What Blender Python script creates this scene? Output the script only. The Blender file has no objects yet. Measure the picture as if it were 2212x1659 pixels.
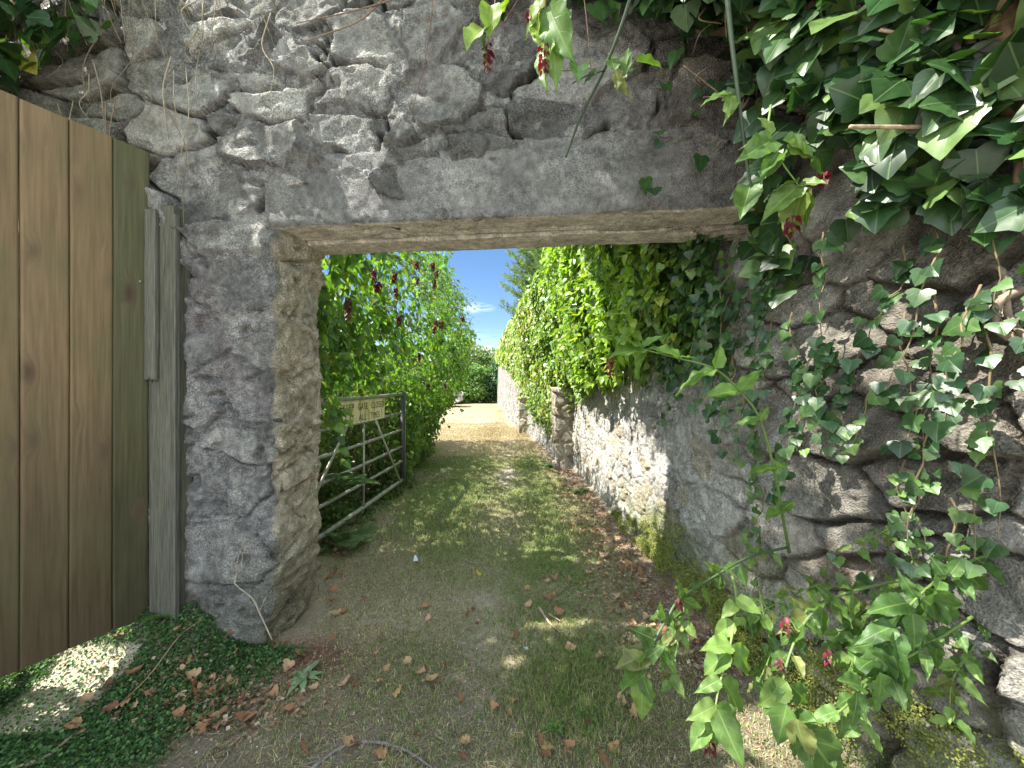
import bpy, math, random
import numpy as np
from mathutils import Vector

# ------------------------------------------------------------------ camera, sky, sun, exposure
F, CX, CY, EYE = 832.0, 1106.0, 827.0, 1.32      # focal length and centre of the view, eye height in metres
SUN = np.array([-1.0, -0.17, 1.42]); SUN /= np.linalg.norm(SUN)   # towards the sun
sc = bpy.context.scene
cam = bpy.data.cameras.new("camera"); camo = bpy.data.objects.new("camera", cam)
sc.collection.objects.link(camo)
camo.location = (0, 0, EYE); camo.rotation_euler = (math.radians(90), 0, 0)
cam.sensor_width = 36; cam.lens = 36 * F / 2212; cam.clip_start = 0.02; cam.clip_end = 2000
sc.camera = camo
world = bpy.data.worlds.new("World"); sc.world = world; world.use_nodes = True
wn, wl = world.node_tree.nodes, world.node_tree.links
sky = wn.new('ShaderNodeTexSky'); sky.sky_type = 'NISHITA'; sky.sun_disc = False
sky.sun_elevation = math.asin(SUN[2]); sky.sun_rotation = math.atan2(SUN[0], SUN[1])
sky.air_density = 1.0; sky.dust_density = 0.0; sky.ozone_density = 3.0; sky.altitude = 1200
bg = wn['Background']; bg.inputs[1].default_value = 0.15
tcw = wn.new('ShaderNodeTexCoord')
def wmath(op, a, b=None, c=None):
    n = wn.new('ShaderNodeMath'); n.operation = op
    for i, v in enumerate((a, b, c)):
        if v is None: continue
        if isinstance(v, (int, float)): n.inputs[i].default_value = v
        else: wl.new(v, n.inputs[i])
    return n.outputs[0]
sepw = wn.new('ShaderNodeSeparateXYZ'); wl.new(tcw.outputs['Generated'], sepw.inputs[0])
mpw = wn.new('ShaderNodeMapping'); mpw.inputs['Scale'].default_value = (9, 9, 42); wl.new(tcw.outputs['Generated'], mpw.inputs[0])
nzw = wn.new('ShaderNodeTexNoise'); nzw.inputs['Scale'].default_value = 2.6; nzw.inputs['Detail'].default_value = 7
nzw.inputs['Roughness'].default_value = 0.68; wl.new(mpw.outputs[0], nzw.inputs['Vector'])
def blob(cx, cz, rx, rz):
    a = wmath('POWER', wmath('DIVIDE', wmath('SUBTRACT', sepw.outputs[0], cx), rx), 2)
    b = wmath('POWER', wmath('DIVIDE', wmath('SUBTRACT', sepw.outputs[2], cz), rz), 2)
    return wmath('SUBTRACT', 1.0, wmath('ADD', a, b))
cl = wmath('MAXIMUM', wmath('MULTIPLY', wmath('MAXIMUM', blob(-0.112, 0.193, 0.075, 0.017), 0), 1.0),
           wmath('MULTIPLY', wmath('MAXIMUM', blob(-0.10, 0.11, 0.16, 0.035), 0), 0.35))
clf = wmath('MULTIPLY', wmath('MULTIPLY', wmath('MAXIMUM', wmath('SUBTRACT', nzw.outputs[0], 0.40), 0), 4.2), cl)
clf = wmath('MINIMUM', clf, 0.6)
mxw = wn.new('ShaderNodeMixRGB'); wl.new(clf, mxw.inputs[0]); wl.new(sky.outputs[0], mxw.inputs[1])
mxw.inputs[2].default_value = (2.3, 2.7, 3.2, 1)
hsv = wn.new('ShaderNodeHueSaturation'); hsv.inputs['Saturation'].default_value = 1.1; hsv.inputs['Value'].default_value = .40
wl.new(sky.outputs[0], hsv.inputs['Color']); wl.new(hsv.outputs[0], mxw.inputs[1])
# unseen bright cloud added behind the viewer and overhead as neutral fill light
nzc = wn.new('ShaderNodeTexNoise'); nzc.inputs['Scale'].default_value = 2.2; nzc.inputs['Detail'].default_value = 6; wl.new(tcw.outputs['Generated'], nzc.inputs['Vector'])
far_ = wmath('MINIMUM', wmath('MAXIMUM', wmath('MAXIMUM', wmath('MULTIPLY', wmath('SUBTRACT', sepw.outputs[2], .38), 5), wmath('MULTIPLY', wmath('SUBTRACT', .15, sepw.outputs[1]), 4)), 0), 1)
cov = wmath('MULTIPLY', wmath('MINIMUM', wmath('MAXIMUM', wmath('MULTIPLY', wmath('SUBTRACT', nzc.outputs[0], .38), 6), 0), 1), wmath('MULTIPLY', far_, .8))
mxc = wn.new('ShaderNodeMixRGB'); wl.new(cov, mxc.inputs[0]); mxc.inputs[2].default_value = (6.9, 7.6, 8.4, 1); wl.new(mxw.outputs[0], mxc.inputs[1])
wl.new(mxc.outputs[0], bg.inputs[0])
sl = bpy.data.lights.new("sun", 'SUN'); sl.energy = 4.3; sl.angle = math.radians(0.53); sl.color = (1.0, 0.95, 0.86)
so = bpy.data.objects.new("sun", sl); sc.collection.objects.link(so)
so.rotation_euler = Vector(-SUN).to_track_quat('-Z', 'Y').to_euler(); so.location = (-6, 0, 8)
sc.view_settings.view_transform = 'Standard'; sc.view_settings.look = 'None'
sc.view_settings.gamma = 1; sc.view_settings.use_curve_mapping = False
sc.view_settings.exposure = 1.85
sc.cycles.max_bounces = 7; sc.cycles.diffuse_bounces = 4; sc.cycles.transmission_bounces = 3; sc.cycles.transparent_max_bounces = 4
sc.cycles.use_denoising = True

rs = np.random.default_rng(7)
random.seed(7)

# ------------------------------------------------------------------ numeric helpers
def at(px, py, Y):
    return np.array([(px - CX) / F * Y, Y, EYE - (py - CY) / F * Y])
def ss(a, b, x):
    t = np.clip((np.asarray(x, float) - a) / (b - a), 0, 1); return t * t * (3 - 2 * t)
def hsh(*idx, seed=0):
    h = np.full(np.shape(idx[0]), (seed * 2654435761 + 974711) & 0xffffffff, np.uint64)
    for k, i in enumerate(idx):
        h ^= (np.asarray(i).astype(np.int64) & 0xffffffff).astype(np.uint64) * np.uint64([73856093, 19349663, 83492791][k])
        h = (h * np.uint64(2246822519)) & np.uint64(0xffffffff); h ^= h >> np.uint64(15)
        h = (h * np.uint64(3266489917)) & np.uint64(0xffffffff); h ^= h >> np.uint64(13)
    return (h & np.uint64(0xffffff)).astype(float) / 16777216.0
def vnoise(p, seed=0):
    i = np.floor(p).astype(np.int64); f = p - i; f = f * f * (3 - 2 * f)
    r = 0
    for a in (0, 1):
        wa = f[..., 0] if a else 1 - f[..., 0]
        for b in (0, 1):
            wb = f[..., 1] if b else 1 - f[..., 1]
            for c in (0, 1):
                wc = f[..., 2] if c else 1 - f[..., 2]
                r = r + wa * wb * wc * hsh(i[..., 0] + a, i[..., 1] + b, i[..., 2] + c, seed=seed)
    return r * 2 - 1
def fbm(p, sc_, octv=4, seed=0, gain=0.5):
    r = 0; a = 1.0; t = 0
    for o in range(octv):
        r = r + a * vnoise(p * (sc_ * 2.03 ** o), seed + o); t += a; a *= gain
    return r / t
def P3(x, y, z=0.0):
    x, y, z = np.broadcast_arrays(np.asarray(x, float), np.asarray(y, float), np.asarray(z, float))
    return np.stack([x, y, z], -1)
def stones(u, v, cw, ch, seed, jit=0.8, wvar=0.3, warp=0.18):
    """irregular rubble: distance to the joint (m), stone id, place inside the stone"""
    q = P3(u / cw, v / ch, seed)
    u = u + warp * cw * fbm(q, 1.1, 3, seed + 50); v = v + warp * ch * fbm(q, 1.1, 3, seed + 60)
    x, y = u / cw, v / ch
    iy0 = np.floor(y).astype(int)
    F1 = np.full(x.shape, 1e9); F2 = F1.copy()
    c1 = np.zeros(x.shape + (2,)); c2 = c1.copy(); idn = np.zeros(x.shape)
    for dy in (-2, -1, 0, 1, 2):
        iy = iy0 + dy; off = 0.5 * (iy % 2)
        ix0 = np.floor(x - off).astype(int)
        for dx in (-2, -1, 0, 1, 2):
            ix = ix0 + dx
            cx = ix + off + 0.5 + jit * (hsh(ix, iy, seed=seed) - 0.5)
            cy = iy + 0.5 + jit * (hsh(ix, iy, seed=seed + 1) - 0.5)
            w = wvar * (hsh(ix, iy, seed=seed + 2) - 0.5)
            d = (x - cx) ** 2 + (y - cy) ** 2 - w
            new = d < F1; sec = (~new) & (d < F2)
            F2 = np.where(new, F1, np.where(sec, d, F2))
            c2 = np.where(new[..., None], c1, np.where(sec[..., None], np.stack([cx, cy], -1), c2))
            F1 = np.where(new, d, F1); c1 = np.where(new[..., None], np.stack([cx, cy], -1), c1)
            idn = np.where(new, hsh(ix, iy, seed=seed + 3), idn)
    e = (F2 - F1) / (2 * np.linalg.norm((c1 - c2), axis=-1) + 1e-6) * min(cw, ch)
    return e, idn, (x - c1[..., 0]) * cw, (y - c1[..., 1]) * ch
def catmull(pts, n):
    pts = np.asarray(pts, float); d = np.r_[0, np.cumsum(np.linalg.norm(np.diff(pts, axis=0), axis=1))]
    P = np.vstack([2 * pts[0] - pts[1], pts, 2 * pts[-1] - pts[-2]])
    out = []
    for t in np.linspace(0, d[-1], n) if np.isscalar(n) else n:
        k = min(max(np.searchsorted(d, t, side='right') - 1, 0), len(pts) - 2)
        x = (t - d[k]) / (d[k + 1] - d[k] + 1e-9); a, b, c, e = P[k], P[k + 1], P[k + 2], P[k + 3]
        out.append(0.5 * ((2 * b) + (-a + c) * x + (2 * a - 5 * b + 4 * c - e) * x * x + (-a + 3 * b - 3 * c + e) * x ** 3))
    return np.array(out)
def nrm(v): return v / (np.linalg.norm(v, axis=-1, keepdims=True) + 1e-9)

# ------------------------------------------------------------------ mesh helpers
def mk(name, V, quads=None, tris=None, col=None, uv=None, mat=None, parent=None, smooth=True):
    V = np.asarray(V, np.float32).reshape(-1, 3)
    me = bpy.data.meshes.new(name); me.vertices.add(len(V)); me.vertices.foreach_set('co', V.ravel())
    idx, st, n = [], [], 0
    if quads is not None and len(quads):
        q = np.asarray(quads, np.int32).reshape(-1, 4); idx.append(q.ravel()); st.append(n + 4 * np.arange(len(q))); n += q.size
    if tris is not None and len(tris):
        t = np.asarray(tris, np.int32).reshape(-1, 3); idx.append(t.ravel()); st.append(n + 3 * np.arange(len(t))); n += t.size
    idx = np.concatenate(idx); st = np.concatenate(st).astype(np.int32)
    me.loops.add(len(idx)); me.loops.foreach_set('vertex_index', idx)
    me.polygons.add(len(st)); me.polygons.foreach_set('loop_start', st)
    me.update(calc_edges=True)
    me.polygons.foreach_set('use_smooth', np.full(len(st), smooth))
    if col is not None:
        c = np.ones((len(V), 4), np.float32); c[:, :3] = np.asarray(col, np.float32).reshape(-1, 3)
        me.attributes.new('col', 'FLOAT_COLOR', 'POINT').data.foreach_set('color', c.ravel())
    if uv is not None:
        l = me.uv_layers.new(name='UVMap'); l.data.foreach_set('uv', np.asarray(uv, np.float32)[idx].ravel())
    if mat: me.materials.append(mat)
    o = bpy.data.objects.new(name, me); sc.collection.objects.link(o)
    if parent: o.parent = parent
    return o
def tag(o, label=None, cat=None, group=None, kind=None):
    if label: o['label'] = label
    if cat: o['category'] = cat
    if group: o['group'] = group
    if kind: o['kind'] = kind
    return o
def empty(name, loc=(0, 0, 0)):
    o = bpy.data.objects.new(name, None); sc.collection.objects.link(o); o.location = loc
    o.empty_display_size = 0.1; return o
def attach(o, root):
    """parent a mesh built in world coordinates under an Empty standing elsewhere"""
    o.parent = root; o.location = (-root.location[0], -root.location[1], -root.location[2]); return o
def gridq(m, n, keep=None):
    i, j = np.meshgrid(np.arange(m - 1), np.arange(n - 1), indexing='ij'); a = (i * n + j)
    q = np.stack([a, a + 1, a + n + 1, a + n], -1)
    if keep is not None: q = q[keep]
    return q.reshape(-1, 4)
class Bag:
    def __init__(s): s.V = []; s.Q = []; s.T = []; s.C = []; s.U = []; s.n = 0
    def add(s, V, Q=None, T=None, C=(.1, .1, .1), U=None):
        V = np.asarray(V, float).reshape(-1, 3); k = len(V)
        if Q is not None and len(Q): s.Q.append(np.asarray(Q).reshape(-1, 4) + s.n)
        if T is not None and len(T): s.T.append(np.asarray(T).reshape(-1, 3) + s.n)
        C = np.asarray(C, float); s.C.append(np.broadcast_to(C, (k, 3)) if C.ndim == 1 else C)
        s.U.append(np.zeros((k, 2)) if U is None else U); s.V.append(V); s.n += k
    def build(s, name, mat, parent=None, smooth=True):
        if not s.V: return None
        return mk(name, np.concatenate(s.V), np.concatenate(s.Q) if s.Q else None, np.concatenate(s.T) if s.T else None,
                  np.concatenate(s.C), np.concatenate(s.U), mat, parent, smooth)
    def tube(s, pts, r0, r1=None, k=6, n=None, C=(.1, .1, .1), wob=0.0):
        pts = np.asarray(pts, float)
        if n: pts = catmull(pts, n)
        m = len(pts); r = np.linspace(r0, r0 if r1 is None else r1, m)
        T = nrm(np.gradient(pts, axis=0)); up = np.array([0.13, 0.21, 1.0]) if abs(T[0][2]) < .9 else np.array([1.0, .2, .1])
        A = nrm(np.cross(T, up)); B = np.cross(T, A); a = np.linspace(0, 2 * np.pi, k, endpoint=False)
        rr = r[:, None] * (1 + wob * rs.normal(size=(m, k)))
        V = pts[:, None] + rr[..., None] * (np.cos(a)[None, :, None] * A[:, None] + np.sin(a)[None, :, None] * B[:, None])
        i, j = np.meshgrid(np.arange(m - 1), np.arange(k), indexing='ij'); j2 = (j + 1) % k
        Q = np.stack([i * k + j, i * k + j2, (i + 1) * k + j2, (i + 1) * k + j], -1)
        V = np.concatenate([V.reshape(-1, 3), pts[:1], pts[-1:]])
        jj = np.arange(k); T0 = np.stack([np.full(k, m * k), (jj + 1) % k, jj], -1)
        T1 = np.stack([np.full(k, m * k + 1), (m - 1) * k + jj, (m - 1) * k + (jj + 1) % k], -1)
        U = np.concatenate([np.stack([np.repeat(np.arange(m) / 10., k), np.tile(jj / k, m)], -1), np.zeros((2, 2))])
        s.add(V, Q, np.concatenate([T0, T1]), C, U)
    def box(s, c, sx, sy, sz, ax=None, C=(.1, .1, .1)):
        """c centre, half sizes, ax 3x3 rows = axes"""
        ax = np.eye(3) if ax is None else np.asarray(ax, float)
        g = np.array([[x, y, z] for x in (-1, 1) for y in (-1, 1) for z in (-1, 1)], float) * [sx, sy, sz]
        s.add(np.asarray(c) + g @ ax, [[0, 1, 3, 2], [4, 6, 7, 5], [0, 4, 5, 1], [2, 3, 7, 6], [0, 2, 6, 4], [1, 5, 7, 3]], C=C)
    def leaves(s, tm, P, T, N, S, C):
        """stamp the leaf shape tm at P, tip direction T, face direction N, size S, colour C"""
        v, q, t, u = tm; P = np.atleast_2d(P); m = len(P); S = np.broadcast_to(S, (m,))
        T = nrm(np.atleast_2d(T)); N = np.atleast_2d(N); N = nrm(N - T * np.sum(N * T, -1, keepdims=True)); X = np.cross(T, N)
        W = P[:, None] + S[:, None, None] * (v[None, :, 0:1] * X[:, None] + v[None, :, 1:2] * T[:, None] + v[None, :, 2:3] * N[:, None])
        k = len(v); off = (np.arange(m) * k)[:, None, None]
        s.add(W.reshape(-1, 3), (q[None] + off).reshape(-1, 4) if len(q) else None, (t[None] + off).reshape(-1, 3) if len(t) else None,
              np.repeat(np.broadcast_to(C, (m, 3)), k, 0), np.tile(u, (m, 1)))

# leaf shapes: x across, y along, z face
def ovate(nv, nu, wid=0.30, fold=0.25, curl=0.22, ser=0.0, wave=0.0, tip=0.9):
    v = np.linspace(0, 1, nv); u = np.linspace(-1, 1, nu)
    w = (v ** 0.5) * (1 - v) ** (tip + .35) * (1 + .25 * v); w = w / w.max() * wid
    w = w * (1 + ser * np.where(np.arange(nv) % 2, 1, -1)); w[-1] = 0.004; w[0] = 0.015
    X = w[:, None] * u[None]; Y = np.repeat(v[:, None], nu, 1) - 0.04 * np.abs(u[None]) * (v[:, None] > 0.1)
    Z = fold * np.abs(X) - curl * v[:, None] ** 2 + wave * np.sin(v[:, None] * 17) * np.abs(u[None]) ** 2 * wid * .3
    return np.stack([X, Y, Z], -1).reshape(-1, 3), gridq(nv, nu), np.zeros((0, 3), int), np.stack([np.repeat(.5 + u[None] * .5, nv, 0), np.repeat(v[:, None], nu, 1)], -1).reshape(-1, 2)
def ivy(rings=1, lobe=1.0, curl=0.12, wid=1.0):
    h = [(0.10, -0.06), (0.30, -0.12), (0.50, 0.02), (0.56, 0.20), (0.40, 0.30), (0.43, 0.50), (0.30, 0.58), (0.17, 0.78), (.055, .93)]
    smooth_ = [(0.12, -0.05), (0.30, -0.06), (0.44, 0.05), (0.48, 0.22), (0.44, 0.36), (0.37, 0.50), (0.27, 0.66), (0.15, 0.82), (.07, .93)]
    h = [(lobe * a[0] + (1 - lobe) * b[0], lobe * a[1] + (1 - lobe) * b[1]) for a, b in zip(h, smooth_)]
    out = [(x * wid, y) for x, y in h] + [(0, 1.0)] + [(-x * wid, y) for x, y in h[::-1]] + [(0, 0.02)]
    out = np.array(out); c = np.array([0, 0.30]); n = len(out)
    V = [[c[0], c[1], 0.0]]; 
    for r in range(1, rings + 1):
        f = r / rings
        for p in c + (out - c) * f: V.append([p[0], p[1], 0])
    V = np.array(V); V[:, 2] = 0.16 * np.abs(V[:, 0]) - curl * ((V[:, 1] - .3) ** 2 + V[:, 0] ** 2) + 0.02 * np.sin(V[:, 0] * 14) * (V[:, 1])
    j = np.arange(n); T = np.stack([np.zeros(n, int), 1 + (j + 1) % n, 1 + j], -1)
    Q = np.array([[1 + (r - 1) * n + k, 1 + (r - 1) * n + (k + 1) % n, 1 + r * n + (k + 1) % n, 1 + r * n + k] for r in range(1, rings) for k in range(n)]).reshape(-1, 4)
    return V, Q, T, np.stack([V[:, 0] + .5, V[:, 1]], -1)
def disc(k=6, cup=0.1):
    a = np.linspace(0, 2 * np.pi, k, endpoint=False)
    V = np.concatenate([[[0, .5, 0]], np.stack([.5 * np.sin(a), .5 + .5 * np.cos(a), np.full(k, cup)], -1)])
    j = np.arange(k); return V, np.zeros((0, 4), int), np.stack([np.zeros(k, int), 1 + (j + 1) % k, 1 + j], -1), V[:, :2] + [.5, 0]
L_HI = ovate(23, 7, .255, .30, .22, .035, .5, .85); L_HI2 = ovate(21, 7, .225, .15, .45, .04, .8, 1.0); L_HI3 = ovate(19, 7, .285, .5, .12, .03, .4, .7)
L_MD = ovate(6, 3, .31, .35, .22, .0, 0, .95); L_MD2 = ovate(6, 3, .26, .15, .4, .0, 0, 1.1)
L_LO = ovate(4, 3, .34, .3, .15, .0, 0, .8)
I_HI = ivy(3, .35, .20, 1.25); I_HI2 = ivy(3, .8, .12, 1.15); I_HI3 = ivy(3, .0, .26, 1.2)
I_LO = ivy(1, .8, .15); I_LO2 = ivy(1, .3, .3, .9)
D_6 = disc(6); D_4 = disc(4, .15)

# ------------------------------------------------------------------ materials
def mat(name):
    m = bpy.data.materials.new(name); m.use_nodes = True; nt = m.node_tree; b = nt.nodes['Principled BSDF']
    return m, nt.nodes, nt.links, b
def nd(N, L, typ, ins=None, **kw):
    n = N.new(typ)
    for k, v in kw.items(): setattr(n, k, v)
    for k, v in (ins or {}).items():
        if hasattr(v, 'is_linked') or isinstance(v, bpy.types.NodeSocket): L.new(v, n.inputs[k])
        else: n.inputs[k].default_value = v
    return n
def ramp(N, L, fac, stops):
    r = N.new('ShaderNodeValToRGB'); L.new(fac, r.inputs[0]); e = r.color_ramp.elements
    while len(e) < len(stops): e.new(0.5)
    for el, (p, c) in zip(e, stops): el.position = p; el.color = tuple(c) + (1,) if len(c) == 3 else c
    return r.outputs[0]
def stone_mat(name, speck=(0.45, 1.75), sc1=95, bump=0.5, warm=None, lich=0.35):
    m, N, L, b = mat(name)
    a = nd(N, L, 'ShaderNodeAttribute', attribute_name='col'); tc = nd(N, L, 'ShaderNodeTexCoord')
    n1 = nd(N, L, 'ShaderNodeTexNoise', {'Vector': tc.outputs['Object'], 'Scale': sc1, 'Detail': 5.0, 'Roughness': .75})
    n2 = nd(N, L, 'ShaderNodeTexNoise', {'Vector': tc.outputs['Object'], 'Scale': 7.0, 'Detail': 6.0, 'Roughness': .65})
    n3 = nd(N, L, 'ShaderNodeTexVoronoi', {'Vector': tc.outputs['Object'], 'Scale': sc1 * 1.3})
    n4 = nd(N, L, 'ShaderNodeTexNoise', {'Vector': tc.outputs['Object'], 'Scale': 2.3, 'Detail': 7.0, 'Roughness': .7})
    f1 = nd(N, L, 'ShaderNodeMapRange', {0: n1.outputs[0], 1: .34, 2: .66, 3: speck[0], 4: speck[1]})
    f2 = nd(N, L, 'ShaderNodeMapRange', {0: n2.outputs[0], 1: .3, 2: .7, 3: .72, 4: 1.28})
    n6 = nd(N, L, 'ShaderNodeTexNoise', {'Vector': tc.outputs['Object'], 'Scale': 26.0, 'Detail': 7.0, 'Roughness': .7})
    f6 = nd(N, L, 'ShaderNodeMapRange', {0: n6.outputs[0], 1: .36, 2: .64, 3: .62, 4: 1.25}); n7 = nd(N, L, 'ShaderNodeTexNoise', {'Vector': tc.outputs['Object'], 'Scale': 4.5, 'Detail': 2.0})
    am = nd(N, L, 'ShaderNodeMapRange', {0: n7.outputs[0], 1: .4, 2: .6, 3: .25, 4: 1.0}); fm = nd(N, L, 'ShaderNodeMixRGB', {0: am.outputs[0], 1: (1, 1, 1, 1)}); L.new(f1.outputs[0], fm.inputs[2])
    m0 = nd(N, L, 'ShaderNodeMath', {0: fm.outputs[0], 1: f6.outputs[0]}, operation='MULTIPLY')
    mu = nd(N, L, 'ShaderNodeMath', {0: m0.outputs[0], 1: f2.outputs[0]}, operation='MULTIPLY')
    c1 = nd(N, L, 'ShaderNodeVectorMath', {0: a.outputs['Color']}, operation='SCALE'); L.new(mu.outputs[0], c1.inputs['Scale'])
    # lichen and stain blotches with a shape of their own
    lm = nd(N, L, 'ShaderNodeMapRange', {0: n4.outputs[0], 1: .56, 2: .66, 3: 0.0, 4: lich})
    lm2 = nd(N, L, 'ShaderNodeMath', {0: lm.outputs[0], 1: n1.outputs[0]}, operation='MULTIPLY')
    mx = nd(N, L, 'ShaderNodeMixRGB', {0: lm2.outputs[0], 1: c1.outputs[0], 2: (.46, .45, .38, 1)})
    L.new(mx.outputs[0], b.inputs['Base Color']); b.inputs['Roughness'].default_value = .93
    b.inputs['Specular IOR Level'].default_value = .2
    h = nd(N, L, 'ShaderNodeMath', {0: n1.outputs[0], 1: n3.outputs[0]}, operation='ADD')
    h3 = nd(N, L, 'ShaderNodeMath', {0: n6.outputs[0], 1: 2.5, 2: n2.outputs[0]}, operation='MULTIPLY_ADD'); h2 = nd(N, L, 'ShaderNodeMath', {0: h.outputs[0], 1: h3.outputs[0]}, operation='ADD')
    bp = nd(N, L, 'ShaderNodeBump', {'Height': h2.outputs[0], 'Strength': bump, 'Distance': .012}); L.new(bp.outputs[0], b.inputs['Normal'])
    return m
M_STONE = stone_mat('weathered_stone', (.35, 1.95), 130, .9); M_RIGHT = stone_mat('pale_rubble', (.4, 1.7), 110, .8); M_LINT = stone_mat('concrete', (.42, 1.75), 150, .8, lich=.3)
def leaf_mat(name, rough=.42, trans=.35, vein=0.0, veincol=(.3, .42, .12), spec=.5, tint=(1.35, 1.5, .45), kind='ovate', bump=.25):
    m, N, L, b = mat(name)
    a = nd(N, L, 'ShaderNodeAttribute', attribute_name='col'); tc = nd(N, L, 'ShaderNodeTexCoord')
    n1 = nd(N, L, 'ShaderNodeTexNoise', {'Vector': tc.outputs['Object'], 'Scale': 45.0, 'Detail': 3.0})
    f1 = nd(N, L, 'ShaderNodeMapRange', {0: n1.outputs[0], 1: .3, 2: .7, 3: .78, 4: 1.22})
    c1 = nd(N, L, 'ShaderNodeVectorMath', {0: a.outputs['Color']}, operation='SCALE'); L.new(f1.outputs[0], c1.inputs['Scale'])
    base = c1.outputs[0]
    if vein > 0:
        sp = nd(N, L, 'ShaderNodeSeparateXYZ', {0: tc.outputs['UV']})
        x = nd(N, L, 'ShaderNodeMath', {0: sp.outputs[0], 1: .5}, operation='SUBTRACT')
        ax = nd(N, L, 'ShaderNodeMath', {0: x.outputs[0]}, operation='ABSOLUTE')
        if kind == 'ovate':
            k = nd(N, L, 'ShaderNodeMath', {0: ax.outputs[0], 1: -.55, 2: sp.outputs[1]}, operation='MULTIPLY_ADD')
            w = nd(N, L, 'ShaderNodeMath', {0: k.outputs[0], 1: 8.5}, operation='MULTIPLY')
            fr = nd(N, L, 'ShaderNodeMath', {0: w.outputs[0], 1: 1.0}, operation='PINGPONG')
            sv = nd(N, L, 'ShaderNodeMapRange', {0: fr.outputs[0], 1: .0, 2: .14, 3: 1.0, 4: 0.0})
        else:
            an = nd(N, L, 'ShaderNodeMath', {0: ax.outputs[0], 1: sp.outputs[1]}, operation='ARCTAN2')
            w = nd(N, L, 'ShaderNodeMath', {0: an.outputs[0], 1: 1.55}, operation='MULTIPLY')
            fr = nd(N, L, 'ShaderNodeMath', {0: w.outputs[0], 1: .62}, operation='PINGPONG')
            sv = nd(N, L, 'ShaderNodeMapRange', {0: fr.outputs[0], 1: .0, 2: .06, 3: 1.0, 4: 0.0})
        mr = nd(N, L, 'ShaderNodeMapRange', {0: ax.outputs[0], 1: .004, 2: .022 if kind != 'ovate' else .05, 3: 1.0, 4: 0.0})
        sv2 = nd(N, L, 'ShaderNodeMath', {0: sv.outputs[0], 1: .4}, operation='MULTIPLY')
        vm = nd(N, L, 'ShaderNodeMath', {0: sv2.outputs[0], 1: mr.outputs[0]}, operation='MAXIMUM')
        vf = nd(N, L, 'ShaderNodeMath', {0: vm.outputs[0], 1: vein}, operation='MULTIPLY')
        mx = nd(N, L, 'ShaderNodeMixRGB', {0: vf.outputs[0], 1: base, 2: tuple(veincol) + (1,)}); base = mx.outputs[0]
        bp = nd(N, L, 'ShaderNodeBump', {'Height': vm.outputs[0], 'Strength': bump, 'Distance': .004}); bp.invert = True
        L.new(bp.outputs[0], b.inputs['Normal'])
    L.new(base, b.inputs['Base Color']); b.inputs['Roughness'].default_value = rough; b.inputs['Specular IOR Level'].default_value = spec
    tr = nd(N, L, 'ShaderNodeBsdfTranslucent'); tm_ = nd(N, L, 'ShaderNodeVectorMath', {0: base, 1: tint}, operation='MULTIPLY'); L.new(tm_.outputs[0], tr.inputs[0])
    ms = nd(N, L, 'ShaderNodeMixShader', {0: trans, 1: b.outputs[0], 2: tr.outputs[0]})
    L.new(ms.outputs[0], N['Material Output'].inputs[0]); return m
M_LEAF = leaf_mat('soft_leaf', .45, .38, .45, spec=.4); M_LEAFLO = leaf_mat('hedge_leaf', .42, .45)
M_IVY = leaf_mat('ivy_leaf', .38, .22, .6, (.16, .24, .10), spec=.55, kind='ivy', bump=.15); M_IVYLO = leaf_mat('ivy_small_leaf', .36, .32, spec=.6)
M_MOSS = leaf_mat('ground_cover_leaf', .6, .3, spec=.3); M_GRASS = leaf_mat('grass_blade', .6, .35, spec=.25, tint=(1.1, 1.2, .6))
M_DRY = leaf_mat('dry_leaf', .75, .18, .35, (.30, .17, .09), spec=.2, tint=(1.2, .8, .5))
M_FLOW = leaf_mat('flower_bract', .5, .3, spec=.35, tint=(1.6, .5, .5))
def plain(name, rough=.8, sc1=40, lo=.7, hi=1.3, bump=.2, stretch=(1, 1, 1), metallic=0.0, spec=.3, dist=.005):
    m, N, L, b = mat(name)
    a = nd(N, L, 'ShaderNodeAttribute', attribute_name='col'); tc = nd(N, L, 'ShaderNodeTexCoord')
    mp = nd(N, L, 'ShaderNodeMapping', {0: tc.outputs['Object'], 'Scale': stretch})
    n1 = nd(N, L, 'ShaderNodeTexNoise', {'Vector': mp.outputs[0], 'Scale': float(sc1), 'Detail': 6.0, 'Roughness': .65})
    f1 = nd(N, L, 'ShaderNodeMapRange', {0: n1.outputs[0], 1: .3, 2: .7, 3: lo, 4: hi})
    c1 = nd(N, L, 'ShaderNodeVectorMath', {0: a.outputs['Color']}, operation='SCALE'); L.new(f1.outputs[0], c1.inputs['Scale'])
    L.new(c1.outputs[0], b.inputs['Base Color']); b.inputs['Roughness'].default_value = rough; b.inputs['Metallic'].default_value = metallic
    b.inputs['Specular IOR Level'].default_value = spec
    bp = nd(N, L, 'ShaderNodeBump', {'Height': n1.outputs[0], 'Strength': bump, 'Distance': dist}); L.new(bp.outputs[0], b.inputs['Normal'])
    return m
M_BARK = plain('bark', .85, 60, .55, 1.4, .6, (1, 1, .3)); M_STEM = plain('green_stem', .5, 60, .8, 1.2, .1)
M_GROUND = plain('earth', .95, 130, .45, 1.6, .8, dist=.012); M_PEB = plain('pebble', .8, 90, .7, 1.3, .3)
M_POST = plain('weathered_post', .9, 22, .5, 1.4, .5, (9, 9, .35)); M_PAINT = plain('car_paint', .25, 3, .95, 1.05, 0.0, spec=.6)
M_SLATE = plain('slate', .7, 5, .7, 1.3, .1); M_RENDER = plain('render_wall', .9, 12, .9, 1.1, .1)
def galv():
    m = plain('galvanised_steel', .5, 25, .6, 1.3, .15, metallic=.35, spec=.5); return m
M_GALV = galv()
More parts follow.
